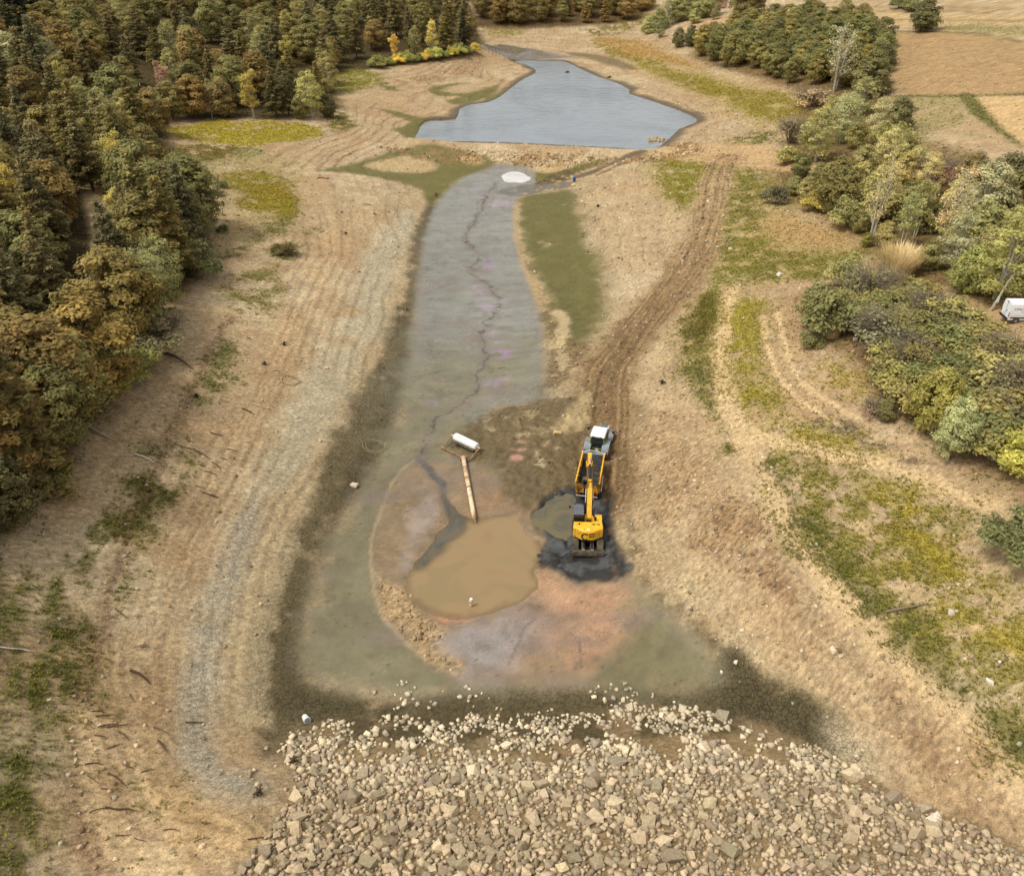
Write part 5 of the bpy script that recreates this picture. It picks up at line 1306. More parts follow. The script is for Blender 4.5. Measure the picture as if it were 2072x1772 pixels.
# emblem on the counterweight, laid on its curved face
def on_cw(pts):
    mbb = MB()
    return mbb
lg = MB()
def cw_quad(a, b, c, d):
    vs = [lg.bm.verts.new((x * 1.08, rear_y(x * 1.08) - .012, 1.66 + (z - 1.66) * 1.18)) for x, z in (a, b, c, d)]
    lg.bm.faces.new(vs)
cxl, czl, ro_, ri_ = -.25, 1.66, .38, .235
for k in range(22):
    a0 = math.radians(48 + k * 264 / 22); a1 = math.radians(48 + (k + 1) * 264 / 22)
    P = lambda r, a: (cxl + r * math.cos(a), czl + r * math.sin(a))
    cw_quad(P(ri_, a0), P(ro_, a0), P(ro_, a1), P(ri_, a1))
for x0_, x1_, zc, sl in ((.05, .58, 1.87, .05), (.05, .56, 1.62, .05)):
    for k in range(4):
        xa = x0_ + (x1_ - x0_) * k / 4; xb = x0_ + (x1_ - x0_) * (k + 1) / 4
        cw_quad((xa, zc + sl * k / 4), (xb, zc + sl * (k + 1) / 4), (xb, zc + .12 + sl * (k + 1) / 4), (xa, zc + .12 + sl * k / 4))
cw_quad((.07, 1.33), (.19, 1.33), (.19, 1.42), (.07, 1.42))
lg.build('emblem', M_LOGO, cw)
MB().box(1.33, rear_y(1.33) - .0, 1.62, .13, .05, .10, rot=(0, 0, .9)).build('rear_lamp', M_LAMPR, cw)
for sx in (-.36, .36): MB().lathe([(zt - .01, .05), (zt + .02, .05)], (sx, -1.3, 0), 'z', 8).build('lifting_eye', M_BLK, cw)
MB().box(0, -1.36, zt + .025, .24, .14, .05, bev=.015).build('rear_camera', M_WHITE, cw)
# engine hood with louvres, deck, tank
mb = MB(); mb.box(0, -.58, 1.78, 2.8, 1.06, 1.04, bev=.06); hood = mb.build('engine_hood', M_YEL, EX)
MB().box(-.1, -.62, 2.33, .8, .72, .07, bev=.02).build('hood_lid', M_YEL, hood)
for x0_ in (.55, 1.0):
    for k in range(5): MB().box(x0_, -.88 + k * .13, 2.315, .32, .05, .03).build('louvre', M_BLK, hood)
MB().box(-.85, -.6, 2.31, .16, .6, .03).build('louvre', M_BLK, hood)
mb = MB(); mb.box(0, .55, 1.26, 2.7, 2.9, .16); mb.box(-.42, .9, 1.4, .08, 2.2, .2); mb.build('deck_frame', M_BLK, EX)
mb = MB(); mb.box(.98, .62, 1.72, .86, 1.5, .82, bev=.08); mb.box(1.0, 1.6, 1.5, .8, .5, .4, bev=.05); side = mb.build('side_tank', M_YEL, EX)
MB().lathe([(2.12, .12), (2.55, .12), (2.62, .09)], (.72, .38, 0), 'z', 12).build('exhaust', M_BLK, EX)
MB().tube([(.72, .38, 2.6), (.72, .30, 2.85)], .06, 8).build('exhaust_tip', M_CHROME, EX)
mb = MB()
for p in ([(1.36, -.02, 2.1), (1.36, -.02, 2.75), (1.36, 1.2, 2.75), (1.36, 1.7, 2.0)],): mb.tube(p, .025, 6)
mb.build('handrail', M_BLK, EX)
MB().tube([(1.15, 1.1, 2.1), (1.15, 1.1, 3.2)], .015, 5).build('aerial', M_BLK, EX)
# cab
cab = MB().box(-.92, 1.12, 2.08, .94, 1.62, 1.58, bev=.08).build('cab', M_BLK, EX)
MB().box(-.92, 1.05, 2.92, 1.0, 1.66, .12, bev=.05).build('cab_roof', M_ROOFG, cab)
MB().box(-.92, 1.42, 2.995, .9, .62, .04, bev=.01).build('roof_hatch', M_ROOFG, cab)
for nm, c, s in (('windscreen', (-.92, 1.945, 2.3), (.8, .02, 1.0)), ('rear_window', (-.92, .295, 2.45), (.8, .02, .6)), ('side_window', (-1.405, 1.15, 2.4), (.02, 1.3, .8)), ('side_window', (-.435, 1.15, 2.4), (.02, 1.3, .8))):
    MB().box(*c, *s).build(nm, M_GLASS, cab)
for sx, sy in ((-1.3, 1.8), (-.55, 1.8)): MB().box(sx, sy, 3.02, .12, .1, .09).build('work_lamp', M_BLK, cab)
MB().tube([(-1.42, 1.8, 2.4), (-1.75, 1.95, 2.55)], .02, 5).build('mirror_arm', M_BLK, cab)
MB().box(-1.78, 1.96, 2.5, .16, .05, .32, bev=.02).build('mirror', M_BLK, cab)
# boom, arm, cylinders (side outlines in the y-z plane)
bx = .12
def yb(P): return [(y if y < 3 else 3 + (y - 3) * .80, z) for y, z in P]
def yt(P): return [(x, y if y < 3 else 3 + (y - 3) * .80, z) for x, y, z in P]
MB().prism(yb([(.55, 1.35), (1.35, 1.35), (1.2, 2.25), (.7, 2.25)]), 'x', bx - .42, bx - .27).prism(yb([(.55, 1.35), (1.35, 1.35), (1.2, 2.25), (.7, 2.25)]), 'x', bx + .27, bx + .42).build('boom_bracket', M_YEL, EX)
boom = MB().prism(yb([(.72, 2.15), (.78, 1.85), (1.0, 1.9), (2.75, 4.05), (4.3, 4.75), (6.35, 4.95), (6.55, 5.12), (6.4, 5.3), (4.2, 5.38), (2.5, 4.72)]), 'x', bx - .24, bx + .24).build('boom', M_YEL, EX)
for sx in (-.36, .36):
    MB().tube(yt([(bx + sx, 1.35, 1.7), (bx + sx, 2.1, 3.0)]), .10, 10).build('boom_cylinder', M_BLK, EX)
    MB().tube(yt([(bx + sx, 2.1, 3.0), (bx + sx, 2.75, 4.25)]), .055, 8).build('boom_rod', M_CHROME, EX)
MB().box(bx, 3.0, 5.12, .3, .3, .26, bev=.04).build('cylinder_bracket', M_YEL, boom)
MB().tube(yt([(bx, 3.0, 5.2), (bx, 5.25, 5.72)]), .125, 12).build('arm_cylinder', M_BLK, EX)
MB().tube(yt([(bx, 5.25, 5.72), (bx, 6.7, 6.0)]), .06, 8).build('arm_rod', M_CHROME, EX)
for sx in (-.2, -.12, .14, .22):
    MB().tube(yt([(bx + sx * 1.3, 1.5, 2.6), (bx + sx * 1.25, 2.6, 4.95), (bx + sx * 1.2, 4.2, 5.5), (bx + sx * 1.1, 5.4, 5.45)]), .028, 5).build('hydraulic_hose', M_BLK, EX)
for k in range(7):
    a = k / 6 * .5; MB().tube(yt([(.45 + .03 * k, .85, 2.15), (.48 + .035 * k, 1.25 + a * .3, 2.85 + a * .5), (.34 + .01 * k, 1.9 + a * .4, 3.2 + a * .5)]), .03, 5).build('hose_loop', M_BLK, EX)
arm = MB().prism(yb([(6.2, 5.05), (6.45, 4.9), (6.75, 5.0), (7.05, 6.0), (6.9, 6.25), (6.6, 6.2), (6.25, 5.6)]), 'x', bx - .19, bx + .19).prism(yb([(6.25, 5.4), (6.75, 5.0), (6.62, 3.1), (6.42, 3.05)]), 'x', bx - .16, bx + .16).build('arm', M_YEL, EX)
for sx in (-.3, .3): MB().prism(yb([(6.0, 4.95), (6.5, 4.85), (6.75, 5.2), (6.5, 5.5), (6.0, 5.4)]), 'x', bx + sx - .03, bx + sx + .03).build('arm_cheek', M_YEL, arm)
MB().tube(yt([(bx, 6.95, 5.6), (bx, 6.95, 4.4)]), .09, 8).build('bucket_cylinder', M_BLK, EX)
MB().tube(yt([(bx, 6.95, 4.4), (bx, 6.9, 3.4)]), .05, 8).build('bucket_rod', M_CHROME, EX)
bk = MB().prism(yb([(6.3, 3.15), (6.75, 3.3), (7.1, 2.95), (7.0, 2.4), (6.6, 2.1), (6.2, 2.2), (6.24, 2.3), (6.6, 2.22), (6.92, 2.48), (7.0, 2.9), (6.7, 3.2), (6.35, 3.05)]), 'x', bx - .55, bx + .55)
for sx in (-.55, .55): bk.prism(yb([(6.3, 3.15), (6.75, 3.3), (7.1, 2.95), (7.0, 2.4), (6.6, 2.1), (6.2, 2.2)]), 'x', bx + sx - .02, bx + sx + .02)
bucket = bk.build('bucket', M_MUDDY, EX)

EX.scale = (1.07, 1.07, 1.07)
# ---- wheels -------------------------------------------------------------------
def wheel(parent, x, y, z, r, wd, rim_m, side, rim=.55):
    t = MB().lathe([(-wd / 2, r * .8), (-wd * .42, r * .96), (-wd * .2, r), (wd * .2, r), (wd * .42, r * .96), (wd / 2, r * .8)], (x, y, z), 'x', 28)
    n = 20
    for k in range(n):
        a = 2 * math.pi * k / n
        for s in (-1, 1):
            aa = a + (s * .08)
            t.box(x + s * wd * .22, y + math.cos(aa) * r * .995, z + math.sin(aa) * r * .995, wd * .46, r * .10, r * .09, rot=(aa + math.pi / 2, 0, s * .0))
    w_ = t.build('wheel', M_TYRE, parent)
    MB().lathe([(-wd * .52, r * rim), (wd * .52, r * rim)], (x, y, z), 'x', 20).build('rim', rim_m, w_)
    MB().lathe([(side * wd * .5, r * .22), (side * wd * .58, r * .18)], (x, y, z), 'x', 12).build('hub', rim_m, w_)
    return w_

# ---- tipper trailer -----------------------------------------------------------
TH = math.radians(-11.3)
TR = thing('tipper_trailer', 8.97, 76.4, TH, 'yellow tandem-axle tipper trailer with empty dark bed under the excavator arm', 'trailer')
def bodyw(y): return 1.28 - .06 * (y + 3.0) / 6.0
Y0, Y1, ZB, ZT = -2.95, 2.9, 1.12, 2.5
fl = MB(); fl.prism([(-1.02, Y0), (1.02, Y0), (.98, Y1), (-.98, Y1)], 'z', ZB - .08, ZB); fl.build('bed_floor', M_INNER, TR)
fs = MB(); fs.prism([(Y1 - .9, ZB + .003), (Y1 - .04, ZT - .1), (Y1 - .04, ZB + .003)], 'x', -1.02, 1.02); fs.build('front_slope', M_INNER, TR)
MB().box(0, Y0 + 1.35, ZB + .10, 2.0, .5, .2, bev=.06).build('mud_residue', M_MUDDY, TR)
for s in (-1, 1):
    sw = MB()
    def side_panel(mb, x_in, x_out, m=0.0):
        vs = []
        for y in (Y0, Y1):
            b0, b1 = (1.04 if y < 0 else 1.0), bodyw(y)
            vs.append([(s * (b0 + x_in), y, ZB - .05), (s * (b0 + x_out), y, ZB - .05), (s * (b1 + x_out), y, ZT - m), (s * (b1 + x_in), y, ZT - m)])
        a = [mb.bm.verts.new(p) for p in vs[0]]; b = [mb.bm.verts.new(p) for p in vs[1]]
        mb.bm.faces.new(a); mb.bm.faces.new(b[::-1])
        for k in range(4): mb.bm.faces.new((a[k], a[(k + 1) % 4], b[(k + 1) % 4], b[k]))
    side_panel(sw, .03, .06); wl = sw.build('side_wall', M_YELD, TR)
    sw = MB(); side_panel(sw, 0.0, .028, .02); sw.build('wall_lining', M_INNER, wl)
    MB().tube([(s * (bodyw(Y0) + .04), Y0, ZT), (s * (bodyw(Y1) + .04), Y1, ZT)], .09, 8).build('top_rail', M_YEL, wl)
    for k in range(6):
        y = Y0 + .35 + k * 1.02; b0, b1 = 1.10, bodyw(y) + .075
        MB().prism([(-.05 + y, ZB - .05), (.05 + y, ZB - .05), (.05 + y, ZT - .05), (-.05 + y, ZT - .05)], 'x', s * min(b0, b1) * 1.0, s * (max(b0, b1) + .04)).build('rib', M_YELD, wl)
# headboard with slots
hb = MB(); hw = bodyw(Y1) + .05
hbo = hb.prism([(-hw, ZT - .12), (hw, ZT - .12), (hw, ZT + .1), (.5, ZT + .42), (-.5, ZT + .42), (-hw, ZT + .1)], 'y', Y1 - .02, Y1 + .06).build('headboard', M_PALEG, TR)
MB().box(0, Y1 + .02, (ZB + ZT) / 2 - .08, 2.06, .06, ZT - ZB - .1).build('front_wall', M_YELD, TR)
for k in range(6): MB().box(-.24 + k * .095, Y1 - .026, ZT + .16, .03, .012, .24).build('slot', M_BLK, hbo)
for s in (-1, 1): MB().box(s * (hw + .05), Y1 - .05, ZT + .12, .12, .14, .2, bev=.02).build('corner_post', M_WHITE, hbo)
tg = MB().box(0, Y0 - .05, 1.72, 2.5, .09, 1.2, bev=.02).build('tailgate', M_YELD, TR)
for x in (-1.15, -.42, .42, 1.15): MB().box(x, Y0 - .12, 1.72, .12, .06, 1.2).build('tailgate_rib', M_YELD, tg)
MB().box(-.28, Y0 - .10, 1.75, .26, .03, 1.1).build('tailgate_gap', M_BLK, tg)
MB().box(.5, Y0 - .10, 1.28, .7, .03, .1, rot=(0, .15, 0)).build('scrape', M_BLK, tg)
MB().box(0, Y0 - .02, 2.36, 2.46, .12, .1, bev=.02).build('tailgate_rail', M_BLK, tg)
ch = MB(); ch.box(-.45, .4, .86, .16, 6.4, .26); ch.box(.45, .4, .86, .16, 6.4, .26); ch.box(0, -.9, .75, 2.0, .16, .16); ch.box(0, .55, .75, 2.0, .16, .16)
ch.build('chassis', M_BLK, TR)
MB().prism([(-.6, 3.4), (.6, 3.4), (.12, 5.0), (-.12, 5.0)], 'z', .7, .88).build('drawbar', M_BLK, TR)
MB().box(0, Y0 + .02, .62, 2.4, .08, .14, bev=.02).build('bumper_bar', M_PALEG, TR)
for s in (-1, 1): MB().box(s * .95, Y0 + .0, .84, .36, .06, .16).build('tail_lamp', M_LAMPR, TR)
MB().box(1.52, Y0 + 1.6, 1.5, .1, 3.0, .1, rot=(.02, 0, .03), bev=.02).build('side_guard', M_PALEG, TR)
for s in (-1, 1):
    for y in (-1.65, -.15): wheel(TR, s * 1.08, y, .62, .62, .5, M_YEL, s, .5)

# ---- tractor ------------------------------------------------------------------
TC = thing('farm_tractor', 10.25, 81.75, math.radians(-16.4), 'green farm tractor with white cab roof and grey mudguards hitched to the trailer', 'tractor')
for s in (-1, 1):
    wheel(TC, s * .98, 0, 1.02, 1.02, .68, M_RED, s, .55)
    wheel(TC, s * .96, 3.05, .78, .78, .58, M_RED, s, .55)
    fd = MB(); n = 12
    pts = [(1.16 * math.cos(math.radians(15 + 150 * k / n)), 1.02 + 1.16 * math.sin(math.radians(15 + 150 * k / n))) for k in range(n + 1)]
    pts += [(1.22 * math.cos(math.radians(15 + 150 * k / n)), 1.02 + 1.22 * math.sin(math.radians(15 + 150 * k / n))) for k in range(n, -1, -1)]
    a_, b_ = sorted((s * .62, s * 1.36)); fd.prism(pts, 'x', a_, b_)
    f_ = fd.build('rear_mudguard', M_GREYP, TC)
    a_, b_ = sorted((s * .56, s * .92)); MB().prism([(p[0] * 1.0 + .25, p[1] + .012 + .0) for p in pts if True], 'x', a_, b_).build('mudguard_top', M_GREEN, f_)
    MB().box(s * 1.18, -1.13, 1.42, .2, .05, .3).build('tail_lamp', M_LAMPR, f_)
    fd = MB(); pts = [(3.05 + .86 * math.cos(math.radians(25 + 140 * k / n)), .78 + .86 * math.sin(math.radians(25 + 140 * k / n))) for k in range(n + 1)]
    pts += [(3.05 + .90 * math.cos(math.radians(25 + 140 * k / n)), .78 + .90 * math.sin(math.radians(25 + 140 * k / n))) for k in range(n, -1, -1)]
    a_, b_ = sorted((s * .72, s * 1.28)); fd.prism(pts, 'x', a_, b_); fd.build('front_mudguard', M_GREYP, TC)
MB().box(0, 1.6, 1.0, .62, 3.6, .6, bev=.05).build('chassis', M_BLK, TC)
MB().prism([(1.45, 1.2), (4.15, 1.15), (4.25, 1.55), (3.9, 1.86), (1.45, 2.06)], 'x', -.44, .44).build('bonnet', M_GREEN, TC)
MB().prism([(3.2, 1.78), (4.28, 1.2), (4.36, 1.55), (3.95, 1.91), (3.2, 1.975)], 'x', -.34, .34).build('grille', M_ROOFG, TC)
MB().prism([(3.0, 1.9), (4.0, 1.3), (4.1, 1.7), (3.5, 1.98)], 'x', .445, .6).build('intake_shroud', M_PALEG, TC)
MB().tube([(.62, 1.7, 1.6), (.62, 1.7, 2.9), (.66, 1.78, 3.05)], .07, 8).build('exhaust', M_CHROME, TC)
MB().box(0, 4.35, .95, .9, .35, .5, bev=.05).build('front_weight', M_GREYP, TC)
cab = MB().prism([(-.42, 1.35), (1.45, 1.35), (1.55, 2.0), (1.28, 2.98), (-.32, 2.98), (-.55, 2.1)], 'x', -.72, .72).build('cab_glass', M_GLASS, TC)
for s in (-1, 1):
    for p in ([(s * .73, -.44, 1.4), (s * .75, -.56, 2.1), (s * .7, -.33, 2.98)], [(s * .73, 1.46, 1.4), (s * .75, 1.56, 2.0), (s * .7, 1.28, 2.98)], [(s * .74, .55, 1.4), (s * .71, .5, 2.98)]):
        MB().tube(p, .055, 6).build('cab_pillar', M_LIME, cab)
MB().tube([(-.73, -.46, 1.42), (.73, -.46, 1.42)], .06, 6).build('cab_sill', M_LIME, cab)
MB().box(0, .46, 3.1, 1.66, 1.95, .24, taper=.9, bev=.07).build('cab_roof', M_WHITE, TC)
for s in (-1, 1): MB().box(s * .62, -.52, 3.02, .16, .08, .12).build('work_lamp', M_WHITE, cab)
MB().box(0, -.54, 3.05, .5, .06, .1).build('rear_sign', M_WHITE, cab)
for s in (-1, 1):
    MB().tube([(s * .72, 1.4, 2.8), (s * 1.32, 1.5, 2.75)], .025, 5).build('mirror_arm', M_BLK, TC); MB().box(s * 1.36, 1.5, 2.6, .2, .06, .42, bev=.02).build('mirror', M_BLK, TC)
lk = MB()
for s in (-1, 1): lk.tube([(s * .42, -.55, 1.35), (s * .45, -1.2, 1.1)], .05, 6); lk.tube([(s * .3, -.3, .62), (s * .48, -1.35, .7)], .06, 6); lk.tube([(s * .42, -.7, 1.3), (s * .46, -1.1, .72)], .03, 6)
lk.tube([(0, -.5, 1.3), (0, -1.2, 1.05)], .045, 6); lk.build('hitch_linkage', M_BLK, TC)
MB().box(0, -.55, 1.1, .9, .3, .6, bev=.04).build('rear_axle_housing', M_BLK, TC)
MB().box(.05, -.66, 1.42, .3, .12, .16, bev=.02).build('hydraulic_couplers', M_PALEG, TC)

TC.scale = (1.1, 1.08, 1.05)
# ---- floating intake: white drum in a rusty frame, pipe lying in the mud -------
M_PIPE = mat('stained_pipe', lin(222, 204, 168), .7, noise=.12, nscale=2, dirt=lin(168, 116, 72), dirt_amt=.45, dscale=.8)
M_DRUM = mat('white_drum', lin(232, 230, 226), .5, noise=.04, dirt=lin(186, 156, 112), dirt_amt=.25, dscale=1.0)
M_RUST = mat('rusty_frame', lin(156, 128, 92), .85, noise=.2, nscale=4, dirt=lin(122, 72, 42), dirt_amt=.5, dscale=1.5)
pa, pb = hit(938, 934), hit(960, 1056)
PI_ = empty('intake_pipe', (pa[0], pa[1], ground_z(*pa)), math.atan2(pb[1] - pa[1], pb[0] - pa[0]))
tag(PI_, 'long cream pipe lying from the float frame into the muddy pool', 'pipe')
pl = float(np.linalg.norm(pb - pa))
def pipe_z(x): return .42 - .30 * x / pl
MB().tube([(-.2, 0, .5), (.6, 0, .45), (pl * .5, 0, pipe_z(pl * .5)), (pl * .93, 0, pipe_z(pl * .93)), (pl, 0, pipe_z(pl))], [.27, .27, .26, .26, .2], 16).build('pipe', M_PIPE, PI_, smooth=True)
for f in (.17, .52):
    MB().lathe([(pl * f - .09, .31), (pl * f + .09, .31)], (0, 0, pipe_z(pl * f)), 'x', 18).build('flange', M_RUST, PI_)
MB().tube([(pl - .1, 0, .1), (pl + .5, .08, -.1)], [.14, .03], 8).build('broken_tip', M_RUST, PI_)
MB().box(-.15, 0, .42, .5, .8, .5, bev=.05).build('pipe_elbow', M_RUST, PI_)
da, db = hit(921, 895), hit(966, 914)
dd = db - da; ang = math.atan2(dd[1], dd[0]); dl = float(np.linalg.norm(dd)); dc = (da + db) / 2
FL = empty('float_drum', (dc[0], dc[1], ground_z(*dc)), ang)
tag(FL, 'white float drum held in an open rusty frame on the mud', 'float')
R_ = .52
MB().lathe([(-dl / 2 - .02, R_ * .55), (-dl / 2 + .05, R_ * .9), (-dl / 2 + .2, R_), (dl / 2 - .2, R_), (dl / 2 - .05, R_ * .9), (dl / 2 + .02, R_ * .55)], (0, 0, R_ + .35), 'x', 28).build('drum', M_DRUM, FL, smooth=True)
MB().tube([(-dl / 2 - .55, 0, R_ + .35), (dl / 2 + .5, 0, R_ + .35)], .10, 10).build('axle', M_PIPE, FL)
fr = MB(); yf = -2.0
fr.tube([(-dl / 2 - .5, yf, .12), (dl / 2 + .45, yf, .12)], .12, 6); fr.build('frame_beam', M_RUST, FL)
for s in (-dl / 2 - .42, dl / 2 + .36):
    MB().tube([(s, yf, .12), (s, 0, R_ + .35)], .10, 6).build('frame_arm', M_RUST, FL)
MB().tube([(-dl / 2 + .1, -.42, .55), (dl / 2 - .1, -.42, .55)], .26, 10).build('mud_skirt', M_MUDDY, FL)

# ---- stake standing in the pool -------------------------------------------------
sp_ = at(953, 1226, POND_Z)
STK = empty('outlet_stake', (sp_[0], sp_[1], POND_Z)); tag(STK, 'short pale stake with knobs standing in the muddy pool', 'stake')
M_STK = mat('pale_stake', lin(206, 180, 130), .8, noise=.15)
MB().lathe([(-.6, .13), (.25, .16), (.45, .10), (.6, .10)], (0, 0, 0), 'z', 12).build('post', M_STK, STK)
MB().box(-.14, 0, .62, .16, .14, .2, rot=(0, .4, 0), bev=.03).build('knob', M_STK, STK); MB().box(.16, .02, .6, .18, .14, .18, rot=(0, -.5, 0), bev=.03).build('knob', M_STK, STK)
MB().lathe([(.55, .07), (.8, .07), (.84, .16), (.98, .15)], (0.03, 0, 0), 'z', 10).build('cap', M_WHITE, STK)

# ---- van -----------------------------------------------------------------------
vp = hit(2031, 661)
VN = empty('delivery_van', (vp[0] + .2, vp[1] + 1.0, ground_z(vp[0] + 1.5, vp[1] + 1.0)), math.radians(-2)); tag(VN, 'white panel van with dark lettering parked on the path at the right edge', 'van')
M_VAN = mat('white_van_paint', lin(232, 232, 230), .3, noise=.02)
M_PLAS = mat('black_plastic', lin(38, 40, 44), .6, noise=.1)
body = MB()
sec = [(-.98, .45), (.98, .45), (1.0, 1.2), (.95, 1.75), (.84, 2.45), (.72, 2.62), (-.72, 2.62), (-.84, 2.45), (-.95, 1.75), (-1.0, 1.2)]
body.prism([(y, z) for y, z in sec], 'x', 0.0, 4.3)
nose = MB()
van_b = body.build('body', M_VAN, VN)
MB().prism([(4.29, .45), (5.75, .5), (5.85, .95), (5.5, 1.3), (4.95, 1.5), (4.5, 2.45), (4.29, 2.6)], 'y', -.93, .93).build('cab_front', M_VAN, VN)
MB().prism([(4.97, 1.52), (4.54, 2.42), (4.56, 2.44), (5.0, 1.53)], 'y', -.8, .8).build('windscreen', M_GLASS, VN)
MB().box(-.07, 0, .58, .16, 1.96, .26, bev=.04).build('bumper', M_PLAS, VN)
MB().box(2.2, -1.01, .78, 3.9, .03, .16).build('side_trim', M_PLAS, van_b)
MB().box(2.6, -.965, 1.55, 2.4, .02, .05, rot=(-.12, 0, 0)).build('door_rail', M_PLAS, van_b)
MB().box(-.012, 0, 1.55, .02, .03, 1.9).build('door_seam', M_PLAS, van_b)
for s in (-1, 1): MB().box(.02, s * .93, 1.15, .12, .12, .55).build('tail_lamp', M_LAMPR, van_b)
MB().box(-.02, .1, 1.05, .03, .5, .12).build('number_plate', M_PALEG, van_b)
MB().box(-.02, -.25, 1.42, .05, .06, .3).build('door_handle', M_PLAS, van_b)
MB().box(-.0, .0, 2.56, .08, .4, .08).build('brake_lamp', M_LAMPR, van_b)
for x in (1.05, 4.75):
    for s in (-1, 1):
        w_ = MB().lathe([(-.13, .31), (-.11, .38), (.11, .38), (.13, .31)], (x, s * .90, .37), 'y', 22).build('wheel', M_TYRE, VN)
        MB().lathe([(-.14, .2), (.14, .2)], (x, s * .905, .37), 'y', 16).build('rim', M_GREYP, w_)
        MB().prism([(x + .43 * math.cos(math.pi * k / 8), .36 + .43 * math.sin(math.pi * k / 8)) for k in range(9)], 'y', s * .93, s * 1.006).build('wheel_arch', M_PLAS, van_b)
def letters(txt, size, m, parent, M4, name='lettering'):
    cu = bpy.data.curves.new('txt', 'FONT'); cu.body = txt; cu.size = size; cu.extrude = .004
    ob = bpy.data.objects.new('txt', cu); COL.objects.link(ob)
    bpy.context.view_layer.update()
    me = bpy.data.meshes.new_from_object(ob); COL.objects.unlink(ob); bpy.data.objects.remove(ob)
    me.materials.clear(); me.materials.append(m); me.transform(M4)
    o = bpy.data.objects.new(name, me); return link(o, parent)
VN.scale = (.95, .95, .95)
letters('CFAU', .42, M_DKTXT, van_b, Matrix.Translation((.45, -.945, 1.78)) @ Matrix.Rotation(math.radians(90 + 9), 4, 'X'))

# ---- barrel, notice board, tree sign, fence posts, far house --------------------
bp_ = hit(1162, 368)
BR = empty('blue_barrel', (bp_[0], bp_[1], ground_z(*bp_))); tag(BR, 'small blue plastic barrel standing beside the outlet stream', 'barrel')
M_BLUE = mat('blue_plastic', lin(26, 86, 140), .45, noise=.05)
bb = MB().lathe([(0, .29), (.06, .32), (.45, .34), (.5, .355), (.55, .34), (.98, .32), (1.04, .29)], (0, 0, 0), 'z', 20).build('shell', M_BLUE, BR)
MB().lathe([(1.04, .27), (1.07, .27)], (0, 0, 0), 'z', 18).build('lid', M_BLUE, BR)
M_POST = mat('weathered_post', lin(132, 112, 86), .9, noise=.2)
np_ = hit(1726, 702)
SG = empty('notice_board', (np_[0], np_[1], ground_z(*np_)), .2); tag(SG, 'small white notice board on a post at the scrub edge', 'sign')
MB().box(0, 0, .5, .07, .07, 1.2).build('post', M_POST, SG)
bd = MB().box(0, -.05, 1.12, .55, .03, .36).build('board', M_WHITE, SG)
MB().box(.06, -.068, 1.14, .22, .006, .16).build('dark_mark', M_GREYP, bd)
# ------------------------------------------------------------------ single trees and shrubs that stand out
S = plant_px
# left bank, front row
S('spruce', 72, 985, 19, (112,98,48), 'tall drooping conifer in the left foreground', wide=1.25)
S('pine', 8, 640, 15, (112,106,74), 'grey-green pine with bare trunk at the left edge')
S('oak', 120, 860, 13, BROWN, 'big golden-brown oak behind the foreground conifer', wide=1.45, var=0)
S('oak', 60, 830, 12, (124,106,48), 'golden oak at the left edge above the foreground conifer', wide=1.4, var=1)
S('oak', 205, 800, 12.5, (126,106,46), 'broad golden-brown oak at the wood edge beside the dark log', wide=1.5, var=2)
S('loose', 165, 815, 9.5, (182,164,72), 'small yellow-green tree with open crown before the golden oaks', wide=1.2)
S('bush_oak', 236, 800, 6, (124,118,60), 'green bushy tree at the foot of the golden oaks')
S('oak', 255, 690, 13, (120,104,48), 'tall brown oak on the wood edge above the dark log', wide=1.3, var=3)
S('willow', 300, 660, 11, (122,122,74), 'grey-green willow on the wood edge between brown oaks', wide=1.1)
S('willow', 335, 640, 8.5, (118,116,62), 'rounded green willow leaning over the bare bank', wide=1.2)
S('shrub', 300, 715, 4.5, (128,116,76), 'grey-green shrub under the wood edge willow', wide=1.2)
S('twiggy', 330, 690, 4.0, (130,116,88), 'grey twiggy shrub at the wood edge', wide=1.3)
S('shrub', 268, 760, 4.0, (122,118,56), 'bright green shrub beside the end of the dark log', wide=1.2)
S('shrub', 398, 550, 5.0, (108,108,62), 'rounded dark green bush standing alone on the left bank', wide=1.15)
S('oak', 300, 560, 13, OLIVE, 'tall olive oak right of the woodland path', wide=1.25, var=0)
S('oak', 345, 560, 12, (132,106,52), 'brown oak at the wood edge above the lone bush', wide=1.2, var=1)
S('pine', 255, 590, 13, PINEG, 'grey pine on the right side of the woodland path', wide=1.2)
S('pine', 365, 500, 12, PINEC, 'layered pine on the wood edge facing the sand', wide=1.3, var=0)
S('bush_oak', 400, 480, 8, (112,106,60), 'green bushy oak at the tip of the wood edge', wide=1.2)
S('twiggy', 412, 500, 3.2, (128,112,82), 'grey twigs beside the bushy oak')
S('oak', 20, 1000, 11, (126,100,46), 'dark brown tree at the left edge below the conifer', wide=1.4, var=2)
S('bush_oak', 20, 1065, 6.5, (96,86,44), 'dark leafy bush at the left edge below the conifer', wide=1.3)
S('shrub', 95, 990, 3.0, (110,104,52), 'low green shrub under the foreground conifer')
S('shrub', 442, 396, 1.6, (104,100,58), 'small sapling on the grass spit, nearer one')
S('shrub', 448, 380, 1.8, (104,100,58), 'small sapling on the grass spit, farther one')
S('shrub', 400, 362, 2.4, (124,120,78), 'small grey bush at the tip of the left wood')
S('shrub', 452, 470, 1.5, (98,100,50), 'low green bush on the pinkish soil')
S('shrub', 575, 512, 2.0, (96,88,44), 'dark low bush on the striped left bank', wide=1.3)
